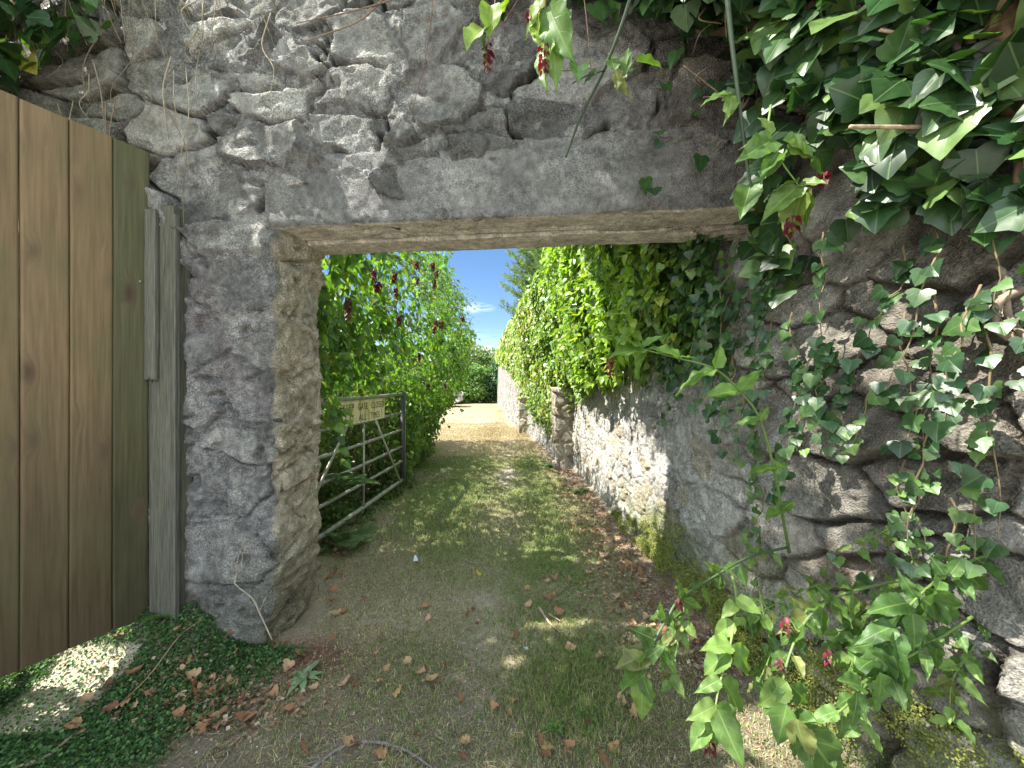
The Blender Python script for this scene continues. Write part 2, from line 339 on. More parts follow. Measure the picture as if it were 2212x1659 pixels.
def wood_mat():
    m, N, L, b = mat('gate_timber'); tc = nd(N, L, 'ShaderNodeTexCoord'); a = nd(N, L, 'ShaderNodeAttribute', attribute_name='col')
    ob = nd(N, L, 'ShaderNodeSeparateXYZ', {0: tc.outputs['UV']})   # u across (m), v up (m)
    mp = nd(N, L, 'ShaderNodeMapping', {0: tc.outputs['UV'], 'Scale': (1.25, .5, 1)})
    vo = nd(N, L, 'ShaderNodeTexVoronoi', {'Vector': mp.outputs[0], 'Scale': 6.5, 'Randomness': .85})
    kn = nd(N, L, 'ShaderNodeMapRange', {0: vo.outputs['Distance'], 1: .02, 2: .34, 3: 1.0, 4: 0.0}); kn.interpolation_type = 'SMOOTHSTEP'
    kc = nd(N, L, 'ShaderNodeMapRange', {0: vo.outputs['Distance'], 1: .06, 2: .20, 3: 1.0, 4: 0.0})
    # grain bends round the knots
    g0 = nd(N, L, 'ShaderNodeMath', {0: kn.outputs[0], 1: .035, 2: ob.outputs[0]}, operation='MULTIPLY_ADD')
    cb = nd(N, L, 'ShaderNodeCombineXYZ', {0: g0.outputs[0], 1: ob.outputs[1], 2: 0.0})
    mg = nd(N, L, 'ShaderNodeMapping', {0: cb.outputs[0], 'Scale': (60, 2.0, 1)})
    n1 = nd(N, L, 'ShaderNodeTexNoise', {'Vector': mg.outputs[0], 'Scale': 1.6, 'Detail': 5.0, 'Roughness': .6})
    mf = nd(N, L, 'ShaderNodeMapping', {0: tc.outputs['UV'], 'Scale': (2.5, .8, 1)})
    n2 = nd(N, L, 'ShaderNodeTexNoise', {'Vector': mf.outputs[0], 'Scale': 3.0, 'Detail': 4.0})
    f1 = nd(N, L, 'ShaderNodeMapRange', {0: n1.outputs[0], 1: .3, 2: .7, 3: .74, 4: 1.22})
    c1 = nd(N, L, 'ShaderNodeVectorMath', {0: a.outputs['Color']}, operation='SCALE'); L.new(f1.outputs[0], c1.inputs['Scale'])
    gf = nd(N, L, 'ShaderNodeMapRange', {0: n2.outputs[0], 1: .48, 2: .72, 3: 0.0, 4: .5})
    mx = nd(N, L, 'ShaderNodeMixRGB', {0: gf.outputs[0], 1: c1.outputs[0], 2: (.10, .11, .05, 1)})
    k2 = nd(N, L, 'ShaderNodeMath', {0: kn.outputs[0], 1: .62}, operation='MULTIPLY'); mx1 = nd(N, L, 'ShaderNodeMixRGB', {0: k2.outputs[0], 1: mx.outputs[0], 2: (.10, .07, .05, 1)})
    k3 = nd(N, L, 'ShaderNodeMath', {0: kc.outputs[0], 1: .75}, operation='MULTIPLY'); mx2 = nd(N, L, 'ShaderNodeMixRGB', {0: k3.outputs[0], 1: mx1.outputs[0], 2: (.07, .04, .03, 1)})
    L.new(mx2.outputs[0], b.inputs['Base Color']); b.inputs['Roughness'].default_value = .75; b.inputs['Specular IOR Level'].default_value = .25
    bp = nd(N, L, 'ShaderNodeBump', {'Height': n1.outputs[0], 'Strength': .2, 'Distance': .003}); L.new(bp.outputs[0], b.inputs['Normal']); return m
M_WOOD = wood_mat()

# ------------------------------------------------------------------ ground
RW = catmull([(2.6, -3.0), (2.05, -1.2), (1.72, -.2), (1.5, .6), (1.33, 1.2), (1.2, 1.8), (1.13, 2.4), (1.07, 3.6), (.98, 5.84), (.45, 10.2), (-.2, 16), (-.78, 23.9), (-1.2, 30)], 400)
def wallx(y): return np.interp(y, RW[:, 1], RW[:, 0])
def gh(x, y):
    p = P3(x, y, 0)
    h = .018 * fbm(p, 1.3, 4, 3) + .008 * fbm(p, 9, 3, 5)
    h = h + .24 * ss(-1.22, -1.75, x) * ss(1.62, 2.05, y) * ss(3.2, 2.4, y) - .03 * ss(-1.6, -1.8, x) * ss(1.95, 1.75, y)
    h = h + .05 * ss(.35, 0., wallx(y) - x) * ss(8, 4, y)
    trk = np.exp(-((x + .12 - .02 * (y - 3)) / .16) ** 2); h = h - .018 * trk * ss(9, 5, y)
    return h + .012 * np.maximum(y - 28, 0) * ss(28, 60, y)
xs = np.unique(np.round(np.concatenate([-np.geomspace(3, 400, 26), np.arange(-3, -2.2, .06), np.arange(-2.2, 1.9, .018), np.arange(1.9, 3.2, .08), np.geomspace(3.2, 400, 26)]), 4))
ys = np.unique(np.round(np.concatenate([-np.geomspace(1, 200, 16), np.arange(-1, .8, .08), np.arange(.8, 5, .02), np.arange(5, 12, .05), np.arange(12, 32, .25), np.geomspace(32, 900, 24)]), 4))
GX, GY = np.meshgrid(xs, ys, indexing='ij'); GP = P3(GX, GY, 0)
GZ = gh(GX, GY) + (.006 * fbm(GP, 28, 3, 11)) * (np.abs(GX) < 3) * (GY < 12)
def patch(x, y):      # 0 bare .. 1 lush
    return fbm(P3(x, y, 3), .9, 4, 21) * .5 + .5 + .25 * fbm(P3(x, y, 7), 5, 3, 23)
def lerp(a, b, t): return np.asarray(a) * (1 - t[..., None]) + np.asarray(b) * t[..., None]
gn = fbm(GP, 6, 4, 31) * .5 + .5
gc = lerp((.22, .18, .125), (.34, .29, .22), gn)                                     # gravelly earth
gc = lerp(gc, np.array((.20, .19, .11)), ss(.35, .75, patch(GX, GY)) * .6)            # green film
far = ss(5.8, 8.5, GY + .8 * fbm(GP, 1.0, 3, 41)); gc = lerp(gc, np.array((.30, .235, .14)), far * .9)
red = np.exp(-(((GX + .95) / .22) ** 2 + ((GY - 1.86) / .16) ** 2)); gc = lerp(gc, np.array((.15, .07, .055)), np.clip(red * 1.3, 0, 1))
edge_ = ss(.5, .1, wallx(GY) - GX) * ss(1.5, 2.4, GY); gc = lerp(gc, np.array((.23, .165, .115)), edge_ * .6)
trk = np.exp(-((GX + .12 - .02 * (GY - 3)) / .17) ** 2) * ss(1.0, 1.6, GY) * ss(9, 6, GY); gc = lerp(gc, np.array((.38, .355, .30)), trk * .3)
dk = ss(-1.4, -2.1, GX) * (GY < 2.6); gc = lerp(gc, np.array((.09, .075, .055)), dk * .7); gc = lerp(gc, np.array((.45, .42, .30)), ss(-1.72, -1.78, GX) * ss(1.44, 1.5, GY) * ss(1.86, 1.8, GY) * .8); gc = lerp(gc, np.array((.13, .105, .085)), ss(-1.75, -1.6, GX) * ss(2.3, 1.4, GY + .6 * fbm(GP, 2.2, 3, 43)) * .65); gc = lerp(gc, np.array((.42, .39, .33)), ss(.6, .1, GY) * .9)  # sun patch under the gate painted in; unseen ground behind viewer lightened for bounce
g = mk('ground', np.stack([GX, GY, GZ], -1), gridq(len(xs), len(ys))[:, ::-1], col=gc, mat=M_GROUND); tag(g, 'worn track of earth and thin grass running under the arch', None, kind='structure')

# ------------------------------------------------------------------ arch wall
TW = nrm(np.array([2.27, -0.228, 0])); NW = np.array([TW[1], -TW[0], 0]); A0 = np.array([-1.19, 1.918, 0]); ZL = 2.097   # along, towards camera, left front corner, soffit
def arch_disp(u, z):
    e, idn, lx, lz = stones(u, z, .31, .19, 5, 1.05, .75, .42); p = P3(u, z, 1)
    sm = fbm(p, 3.0, 5, 71, .55); fine = fbm(p, 22, 4, 75, .6)
    hi = (hsh((idn * 9999).astype(int), seed=4) - .5)
    jw = .004 + .040 * ss(-.3, .4, fbm(p, 2.1, 3, 93))            # the joints vary from tight to widely pointed
    gran = fbm(p, 75, 2, 94) * .0045
    face = np.maximum(lx * np.sin(idn * 90) * .30, lz * np.cos(idn * 70) * .34) + .010 * np.abs(fbm(p + idn[..., None] * 9, 8, 3, 95))
    hid = hsh((idn * 9999).astype(int), seed=6) < .22              # stones buried under the pointing
    rub = np.where(hid, .004, ss(jw * .5, jw * .5 + .0045, e) * (.015 + .026 * hi + face * .85 + .010 * fbm(p + idn[..., None] * 5, 11, 4, 96, .65)))
    rub = rub + gran * (1 - ss(jw * .5, jw, e)) * 1.6
    und = ss(.02, -.05, lz / (np.abs(lx) + .05)) * .8 + .2
    crack = -.06 * ss(.010, .002, np.abs(e - jw * .45)) * ss(-.05, .12, fbm(p, 2.9, 3, 91)) * und
    # the pier is coated in rough render: stones only half show
    up = ss(1.75, 2.25, z); amt = .42 + .58 * up
    ridg = 1 - np.abs(fbm(p * [1, 2.2, 1], 4.5, 4, 81)); pits = -.045 * ss(.34, .5, fbm(p * [1, 1.6, 1], 7, 3, 83)) * (1 - .5 * up)
    d = rub * amt + crack * (.38 + .62 * up) + sm * .026 + fine * .010 + (ridg - .8) * .045 * (1 - .7 * up) + pits
    st = np.where(hid, 0., ss(jw * .5, jw * .5 + .008, e)) * (.45 + .55 * up)
    global CRK; CRK = -crack * (.42 + .58 * up) / .06
    return d, e, idn, st
def arch_col(u, z, e, idn, st):
    p = P3(u, z, 5); n = fbm(p, 1.6, 4, 95) * .5 + .5; t = hsh((idn * 9999).astype(int), seed=9); t2 = hsh((idn * 9999).astype(int), seed=10)
    mort = lerp((.17, .168, .166), (.29, .285, .275), n) * (1 + .5 * fbm(P3(u, z, 6), 60, 2, 98))[..., None]
    stc = lerp((.14, .138, .136), (.46, .45, .42), t ** 1.3); stc = lerp(stc, np.array((.26, .19, .16)), (t2 > .9) * .4)
    c = lerp(mort, stc, st); c = lerp(c, np.array((.035, .032, .028)), np.clip(CRK * 1.1, 0, .9))
    sk = ss(.1, .4, fbm(p * [1, .22, 1], 3.2, 4, 99)) * ss(2.9, 2.2, z); c = lerp(c, np.array((.085, .085, .075)), sk * .55); c = lerp(c, np.array((.40, .39, .36)), ss(.22, .36, fbm(p, 6, 4, 101, .65)) * .55)
    pk = ss(.05, .4, fbm(p, 2.2, 3, 97)) * ss(2.3, 1.6, z); c = lerp(c, np.array((.19, .15, .165)), pk * .6)
    return c
Wb = Bag()
def sweep(path, nor, zz, cut=None, uoff=0.0, colmod=None, low=0.0, taper=True):
    """path (m,2) with outward normals (m,2), heights zz"""
    d_ = np.r_[0, np.cumsum(np.linalg.norm(np.diff(path, axis=0), axis=1))] + uoff
    U, Z = np.meshgrid(d_, zz, indexing='ij')
    d, e, idn, st = arch_disp(U, Z); c = arch_col(U, Z, e, idn, st)
    if low: d = d + low * fbm(P3(U, Z, 8), 2.6, 2, 131)
    V = np.zeros(U.shape + (3,)); V[..., 0] = path[:, None, 0] + nor[:, None, 0] * d; V[..., 1] = path[:, None, 1] + nor[:, None, 1] * d; V[..., 2] = Z
    if colmod is not None: c = colmod(U, Z, c)
    return V, c, U, Z
def fr(s, d=0): return (A0 + TW * s + NW * d)[:2]
r = .05; B0 = fr(0) + np.array([.065, .37]); rev = nrm(B0 - fr(0))
front = [fr(s) for s in np.r_[np.arange(-5, -2.2, .03), np.arange(-2.2, -r, .008)]]
arc = []
for k in range(1, 12):
    t = k / 12; a, b_, c_ = fr(-r), fr(0), fr(0) + rev * r; arc.append((1 - t) ** 2 * a + 2 * t * (1 - t) * b_ + t * t * c_)
revp = [fr(0) + rev * s for s in np.arange(r, .33, .008)]
arc2 = []; q0, q1, q2 = fr(0) + rev * .33, B0, B0 - TW[:2] * .05
for k in range(0, 12): t = k / 12; arc2.append((1 - t) ** 2 * q0 + 2 * t * (1 - t) * q1 + t * t * q2)
back = [B0 - TW[:2] * s for s in np.r_[np.arange(.05, .4, .012), np.arange(.4, 4.8, .06)]]
path = np.array(front + arc + revp + arc2 + back); tg = nrm(np.gradient(path, axis=0)); nor = np.stack([tg[:, 1], -tg[:, 0]], -1)
zz = np.r_[np.arange(-.15, 2.115, .009), 2.115]
def pc(U, Z, c):
    s = U - 5.0; rv = ss(-.015, .02, s + .012 * np.sin(Z * 23)) ; w = lerp((.36, .305, .22), (.52, .47, .37), fbm(P3(U, Z, 3), 5, 4, 141) * .5 + .5)
    w = lerp(w, np.array((.20, .20, .08)), ss(.1, .45, fbm(P3(U, Z, 3), 3.2, 3, 143)) * ss(.9, .2, Z) * .8 + ss(.2, .5, fbm(P3(U, Z, 3), 3.2, 3, 145)) * .3)
    w = lerp(w, np.array((.33, .19, .16)), ss(.3, .5, fbm(P3(U, Z * 3, 3), 2.5, 3, 147)) * .45)
    c = lerp(c, w, rv)
    return lerp(c, np.array((.075, .085, .04)), ss(.55, .1, Z + .25 * fbm(P3(U, Z, 1), 4, 3, 149)) * .5)
V, c, U, Z = sweep(path, nor, zz, low=.022, colmod=pc)
bt = ss(.35, .0, Z); s_ = U - 5.0   # the foot of the jamb is worn away
V[..., 0] -= .06 * bt * ss(-.4, .05, s_) * (s_ < .6); 
Wb.add(V.reshape(-1, 3), gridq(len(path), len(zz)), C=c.reshape(-1, 3))
fu = np.array([fr(s) for s in np.r_[np.arange(-5, -2.6, .03), np.arange(-2.6, 2.75, .0085)]]); tn = nrm(np.gradient(fu, axis=0)); nu_ = np.stack([tn[:, 1], -tn[:, 0]], -1)
zu = np.r_[np.arange(2.1, 3.7, .0085), np.arange(3.7, 3.86, .05)]
def uc(U, Z, c):
    sX = U - 5.0; c = lerp(c, np.array((.085, .065, .045)), ss(1.3, 2.2, sX) * .7)  # right end darkened in colour to stand for shade from the ivy above
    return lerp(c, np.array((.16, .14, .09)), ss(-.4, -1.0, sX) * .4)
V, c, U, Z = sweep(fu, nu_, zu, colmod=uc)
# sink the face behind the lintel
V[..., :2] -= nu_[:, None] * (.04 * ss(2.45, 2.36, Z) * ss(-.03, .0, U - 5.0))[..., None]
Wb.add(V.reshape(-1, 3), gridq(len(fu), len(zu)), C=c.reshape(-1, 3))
# top, back of the upper part and end return (plain faces, out of sight from the front)
bk = np.array([[*(fr(s) - NW[:2] * .37), z] for s in (-5, 2.75) for z in (2.12, 3.83)]); Wb.add(bk, [[0, 1, 3, 2]], C=(.25, .24, .2))
tp = np.array([[*fr(-5), 3.83], [*fr(2.75), 3.83], [*(fr(2.75) - NW[:2] * .37), 3.83], [*(fr(-5) - NW[:2] * .37), 3.83]]); Wb.add(tp, [[0, 1, 2, 3]], C=(.25, .24, .2))
arch = empty('stone_wall', (-1.5, 2.1, 0)); tag(arch, 'tall grey rubble stone wall pierced by the square gateway over the track', 'wall')
wf = attach(Wb.build('masonry', M_STONE), arch)
# lintel: profile swept along the wall, coated front face and two beams with a groove between them underneath
prof = [(-.10, 2.50), (-.045, 2.485), (.0, 2.46)] + [(.012, z) for z in np.arange(2.44, 2.125, -.012)] + [(.010, 2.112), (.002, 2.101), (-.01, 2.097)]
prof += [(-d, 2.097) for d in np.arange(.02, .175, .01)] + [(-.178, 2.099), (-.181, 2.110), (-.183, 2.125), (-.193, 2.126), (-.197, 2.112), (-.200, 2.086), (-.206, 2.083)]
prof += [(-d, 2.083) for d in np.arange(.215, .375, .01)] + [(-.382, 2.088), (-.388, 2.10), (-.39, 2.2), (-.39, 2.45)]
prof = np.array(prof); pt = nrm(np.gradient(prof, axis=0)); pn = np.stack([-pt[:, 1], pt[:, 0]], -1) ; pn = np.where((pn @ np.array([[.3], [-1]])) < 0, pn, pn)
sL = np.arange(-.035, 2.75, .0085); S_, K_ = np.meshgrid(sL, np.arange(len(prof)), indexing='ij')
D_ = prof[K_, 0]; Z_ = prof[K_, 1]; nd_ = pn[K_, 0]; nz_ = pn[K_, 1]
sgn = np.where((nd_ * .5 - nz_ * .5) > 0, 1, -1); nd_ = nd_ * sgn; nz_ = nz_ * sgn
pp = P3(S_, D_ * 1.0 + Z_, 2); ds = .010 * fbm(pp, 5, 5, 201, .55) + .004 * fbm(pp, 40, 3, 203) + .008 * fbm(P3(S_, D_, Z_), 3, 2, 207)
under = (Z_ < 2.115) & (D_ < 0)
ds = ds * np.where(under, .8, 1.0) - .012 * ss(.30, .5, fbm(P3(S_ * .8, D_ * 4 + Z_ * 1.2, 4), 4.5, 4, 209)) - .01 * (np.abs(fbm(P3(S_, Z_ * 2, 3), 2.2, 4, 211)) < .012) * (~under)
Z2 = Z_ + nz_ * ds; D2 = D_ + nd_ * ds + np.where(K_ < 3, .0, 0)
Z2 = Z2 + .03 * fbm(P3(S_, 0, 0), 2.5, 3, 213) * ss(2.3, 2.46, Z_)
V = A0[None, None] + TW * S_[..., None] + NW * D2[..., None]; V[..., 2] = Z2
lc = lerp((.15, .148, .146), (.33, .325, .31), fbm(pp, 2, 5, 221) * .5 + .5)
lc = lerp(lc, np.array((.09, .07, .05)), ss(1.3, 2.3, S_) * .65)  # the same ivy shade painted onto the lintel's right end
uc_ = lerp((.56, .50, .41), (.72, .67, .59), fbm(P3(S_ * .5, D_ * 3, 1), 6, 4, 223) * .5 + .5); uc_ = lerp(uc_, np.array((.17, .155, .06)), ss(.1, .5, fbm(P3(S_, D_ * 3, 1), 2.5, 3, 225)) * .6)
lc = lerp(lc, uc_, under.astype(float))
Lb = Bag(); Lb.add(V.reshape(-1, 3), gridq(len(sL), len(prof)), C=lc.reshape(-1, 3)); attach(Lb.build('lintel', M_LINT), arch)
# dark iron pins left in the jamb
for (px, py, yy) in ((600, 905, 1.95), (688, 905, 2.26)):
    b = Bag(); c = at(px, py, yy); b.tube([c + [-.03, 0, 0], c + [.012, 0, .0], c + [.022, -.006, -.006]], .011, .008, 7, C=(.05, .05, .055), wob=.15); attach(b.build('iron_pin', M_BARK), arch)

# ------------------------------------------------------------------ lane wall on the right
ysw = np.unique(np.concatenate([np.arange(-1.2, .7, .05), np.arange(.7, 4.2, .0095), np.geomspace(4.2, 29.5, 620)]))
dd = np.r_[0, np.cumsum(np.hypot(np.diff(wallx(ysw)), np.diff(ysw)))]
zw = np.r_[np.arange(-.12, 1.75, .0105), np.arange(1.75, 2.95, .05)]
U, Z = np.meshgrid(dd, zw, indexing='ij'); YW = np.repeat(ysw[:, None], len(zw), 1)
big = ss(2.5, 1.5, YW)
e1, i1, lx1, lz1 = stones(U, Z, .17, .115, 15, .8, .35, .25); e2, i2, lx2, lz2 = stones(U, Z, .29, .17, 25, 1.0, .65, .3)
p = P3(U, Z, 2); h1 = hsh((i1 * 9999).astype(int), seed=2) - .5; h2 = hsh((i2 * 9999).astype(int), seed=2) - .5
small = ss(0, .010, e1) * (.012 + .016 * h1) - .014 * ss(.006, .001, np.abs(e1 - .008)) * ss(.0, .25, fbm(p, 3.5, 3, 341)) + .010 * fbm(p, 14, 4, 301, .6) + .012 * fbm(p * [1, 2.2, 1], 30, 3, 305)
large = ss(.003, .014, e2) * (.036 + .036 * h2) + .012 * fbm(p + i2[..., None] * 7, 12, 4, 351, .65) + ss(0, .02, e2) * (lx2 * h2 * .25 - lz2 * .25) + .018 * (.5 - np.abs(fbm(p * [1, 2.4, 1] + h2[..., None] * 20, 4.5, 5, 303, .6))) + .010 * fbm(p * [1, 3.5, 1], 28, 3, 307) + np.maximum(lx2 * np.sin(i2 * 80), lz2 * np.cos(i2 * 60)) * .22 - .015
d = small * (1 - big) + large * big + .03 * fbm(p, 1.3, 3, 309)
t1 = hsh((i1 * 9999).astype(int), seed=12); t2 = hsh((i2 * 9999).astype(int), seed=12)
cs = lerp((.30, .285, .25), (.56, .54, .50), t1); cs = lerp(np.array((.50, .485, .46)) + 0 * cs, cs, ss(.0, .014, e1)); cs = lerp(cs, np.array((.16, .145, .12)), ss(.006, .001, np.abs(e1 - .008)) * ss(.0, .25, fbm(p, 3.5, 3, 341)) * .8); cs = lerp(cs, np.array((.42, .34, .23)), (hsh((i1 * 9999).astype(int), seed=13) > .85) * .5)
cb = lerp((.15, .14, .12), (.37, .35, .31), t2); cb = lerp(np.array((.06, .05, .04)) + 0 * cb, cb, ss(.002, .016, e2)); cb = lerp(cb, np.array((.24, .17, .12)), ss(.2, .5, fbm(p * [1, 2, 1], 3, 4, 311)) * .3)
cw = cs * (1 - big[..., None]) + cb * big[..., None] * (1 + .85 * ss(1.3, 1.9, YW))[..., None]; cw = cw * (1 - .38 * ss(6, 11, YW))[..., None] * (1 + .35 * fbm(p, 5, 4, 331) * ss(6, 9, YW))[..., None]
cw = lerp(cw, np.array((.14, .16, .05)), ss(.55, .05, Z + .35 * fbm(p, 3, 3, 313)) * ss(4.5, 2.8, YW) * .8)
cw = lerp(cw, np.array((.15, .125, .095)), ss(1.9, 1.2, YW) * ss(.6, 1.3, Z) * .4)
RN = np.stack([-(np.gradient(ysw)), np.gradient(wallx(ysw))], -1); RN = nrm(RN)
batter = .10 * (1 - Z / 3)
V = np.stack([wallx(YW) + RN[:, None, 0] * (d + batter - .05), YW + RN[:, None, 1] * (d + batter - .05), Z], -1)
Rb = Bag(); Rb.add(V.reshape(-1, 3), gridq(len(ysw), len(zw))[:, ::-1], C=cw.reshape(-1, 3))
n_ = len(ysw); top = np.concatenate([np.stack([wallx(ysw) - .0, ysw, np.full(n_, 2.9)], -1), np.stack([wallx(ysw) + .4, ysw, np.full(n_, 2.9)], -1), np.stack([wallx(ysw) + .4, ysw, np.full(n_, -.1)], -1)])
i = np.arange(n_ - 1); Rb.add(top, np.concatenate([np.stack([i, i + 1, n_ + i + 1, n_ + i], -1), np.stack([n_ + i, n_ + i + 1, 2 * n_ + i + 1, 2 * n_ + i], -1)]), C=(.3, .28, .25))
rw = Rb.build('stone_wall', M_RIGHT); tag(rw, 'long pale lane wall of rubble stone, mossy at its foot and hung with ivy', 'wall')
# buttresses standing against it
def buttress(y, w, dpt, h, seed, label):
    b = Bag(); x1 = wallx(y) + .05; x0 = x1 - dpt - .05
    a = np.linspace(0, 1, 90); pts = []
    for t in a:
        L_ = t * (2 * dpt + w + .1)
        pts.append((x1 - L_, y) if L_ < dpt + .05 else ((x0, y + L_ - dpt - .05) if L_ < dpt + .05 + w else (x0 + L_ - dpt - .05 - w, y + w)))
    pts = np.array(pts); n = nrm(np.array([-1.0 * (np.abs(pts[:, 0] - x0) < .02), -1.0 * (pts[:, 1] < y + .01) + (pts[:, 1] > y + w - .01) * 1.0]).T)
    zz_ = np.linspace(-.1, h, 110); T_ = a * (2 * dpt + w + .1); U_, Z_ = np.meshgrid(T_, zz_, indexing='ij'); e, idn, lx, lz = stones(U_, Z_, .3, .2, seed, .6, .3, .2)
    d_ = ss(0, .03, e) * (.02 + .03 * (hsh((idn * 999).astype(int), seed=2) - .3)) + .015 * fbm(P3(U_, Z_, 1), 8, 4, seed)
    V_ = np.stack([pts[:, None, 0] + n[:, None, 0] * d_, pts[:, None, 1] + n[:, None, 1] * d_, Z_], -1)
    c_ = lerp((.26, .21, .15), (.5, .45, .38), hsh((idn * 999).astype(int), seed=3)); b.add(V_.reshape(-1, 3), gridq(90, 110)[:, ::-1], C=c_.reshape(-1, 3))
    b.box(((x0 + x1) / 2, y + w / 2, h - .02), (x1 - x0) / 2 + .03, w / 2 + .03, .04, C=(.4, .36, .3))
    o = b.build('stone_buttress', M_RIGHT); tag(o, label, 'buttress'); return o
buttress(5.9, .45, .30, 1.25, 33, 'squat stone buttress nearest the gateway, ivy spilling over its head')
buttress(10.2, .5, .26, .98, 37, 'smaller stone buttress farther up the lane with a flat cap stone')

# ------------------------------------------------------------------ plank gate, post
Dg = np.array([-.436, -.9, 0]); Ng = np.array([.9, -.436, 0]); G0 = np.array([-1.82, 1.93, 0])
gate = empty('plank_gate', tuple(G0)); tag(gate, 'tall closed-board timber gate, brown and green stained, at the left edge', 'gate')
bnd = [.0, .134, .273, .410, .55, .69, .83, .97, 1.11, 1.25]
for k in range(9):
    a, b_ = bnd[k] + .0012, bnd[k + 1] - .0012; th = .011; ztop = 2.475 + .004 * math.sin(k * 3); zb = .165
    prof_ = [(a, -th), (a, th - .004), (a + .004, th)] + [(s, th + .0012 * math.sin(s * 90 + k)) for s in np.linspace(a + .01, b_ - .01, 6)] + [(b_ - .004, th), (b_, th - .004), (b_, -th)]
    zs = np.linspace(zb, ztop, 30); pr = np.array(prof_); S_, Zg = np.meshgrid(np.arange(len(pr)), zs, indexing='ij')
    wv = .0016 * np.sin(Zg * 2.1 + k)
    V = G0 + Dg * (pr[S_, 0] + wv)[..., None] + Ng * pr[S_, 1][..., None]; V[..., 2] = Zg
    b = Bag(); base = np.array([(.175, .125, .066), (.20, .142, .077), (.215, .15, .083), (.195, .138, .075), (.175, .125, .066)][k % 5])
    if k == 0: base = np.array((.105, .10, .052))
    base = lerp(base, np.array((.04, .034, .018)), ss(1.8, .3, Zg + .1 * np.sin(pr[S_, 0] * 30)) * .75)  # planks painted darker downwards to stand for the shade low on the gate
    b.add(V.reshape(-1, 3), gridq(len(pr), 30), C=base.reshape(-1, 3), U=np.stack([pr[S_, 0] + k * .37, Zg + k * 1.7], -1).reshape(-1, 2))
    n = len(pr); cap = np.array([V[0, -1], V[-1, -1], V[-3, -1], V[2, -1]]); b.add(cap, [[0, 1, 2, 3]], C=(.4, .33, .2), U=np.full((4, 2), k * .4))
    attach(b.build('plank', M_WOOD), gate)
for (px, py) in ((298, 607), (293, 1180)):
    b = Bag(); Y = 1.925 - .02; c = at(px, py, Y); b.tube([c - Ng * .01, c + Ng * .012, c + Ng * .016], .012, .010, 10, C=(.16, .16, .17)); b.tube([c + Ng * .014, c + Ng * .03], .0065, .0055, 8, C=(.3, .3, .31))
    attach(b.build('bolt', M_GALV), gate)
for z in (.55, 1.4, 2.2): bb = Bag(); bb.box(G0 + Dg * .62 - Ng * .035 + [0, 0, z], .62, .02, .05, [Dg, Ng, (0, 0, 1)], C=(.2, .14, .08)); attach(bb.build('cross_rail', M_WOOD), gate)
post = empty('gate_post', (-1.72, 1.945, .1)); tag(post, 'grey weathered timber post fixed to the wall beside the plank gate', 'post')
b = Bag()
def rough_box(b, c, hx, hy, z0, z1, ax, col, seed, jag=0.0):
    zs = np.linspace(z0, z1, 90); m = 40; a = np.linspace(0, 1, m, endpoint=False); per = []
    for t in a:
        q = t * 4; k = int(q); f = q - k
        per.append([(-1 + 2 * f, -1), (1, -1 + 2 * f), (1 - 2 * f, 1), (-1, 1 - 2 * f)][k])
    per = np.array(per); X = per[:, None, 0] * hx; Y = per[:, None, 1] * hy + 0 * X; Zz = np.repeat(zs[None], m, 0)
    X = X + 0 * Zz; Y = Y + 0 * Zz; pv = P3(X * 9, Y * 9, Zz * 1.0); dn = .003 * fbm(pv, 3, 4, seed) + .0025 * fbm(P3(X * 60, Y * 60, Zz * 1.5), 1, 2, seed + 3)
    X = X + np.sign(X) * dn; Y = Y + np.sign(Y) * dn; Zz = Zz.copy(); Zz[:, 0] += jag * (hsh(np.arange(m), seed=seed) - .2); Zz[:, -1] += .006 * hsh(np.arange(m), seed=seed + 1)
    V = np.asarray(c) + X[..., None] * np.asarray(ax[0]) + Y[..., None] * np.asarray(ax[1]); V[..., 2] = Zz
    col_ = lerp(col[0], col[1], fbm(P3(X * 30, Y * 30, Zz * 2), 1, 4, seed + 5) * .5 + .5)
    i, j = np.meshgrid(np.arange(m), np.arange(89), indexing='ij'); i2 = (i + 1) % m
    b.add(V.reshape(-1, 3), np.stack([i * 90 + j, i2 * 90 + j, i2 * 90 + j + 1, i * 90 + j + 1], -1).reshape(-1, 4), C=col_.reshape(-1, 3))
    cc = V[:, -1].mean(0); n0 = b.n; b.add(np.vstack([V[:, -1], cc]), None, np.stack([np.arange(m), (np.arange(m) + 1) % m, np.full(m, m)], -1), C=(.3, .27, .22))
rough_box(b, (-1.722, 1.945, 0), .068, .05, .05, 2.19, [TW, NW, (0, 0, 1)], ((.07, .07, .05), (.15, .145, .115)), 401); attach(b.build('post_body', M_POST), post)
b = Bag(); rough_box(b, (-1.765, 1.885, 0), .030, .009, 1.33, 2.17, [TW, NW, (0, 0, 1)], ((.085, .085, .065), (.17, .165, .135)), 411, .05); attach(b.build('cover_board', M_POST), post)
b = Bag(); rough_box(b, (-1.655, 1.90, 0), .006, .012, .15, 2.15, [TW, NW, (0, 0, 1)], ((.10, .10, .08), (.16, .16, .14)), 421); attach(b.build('edge_batten', M_POST), post)

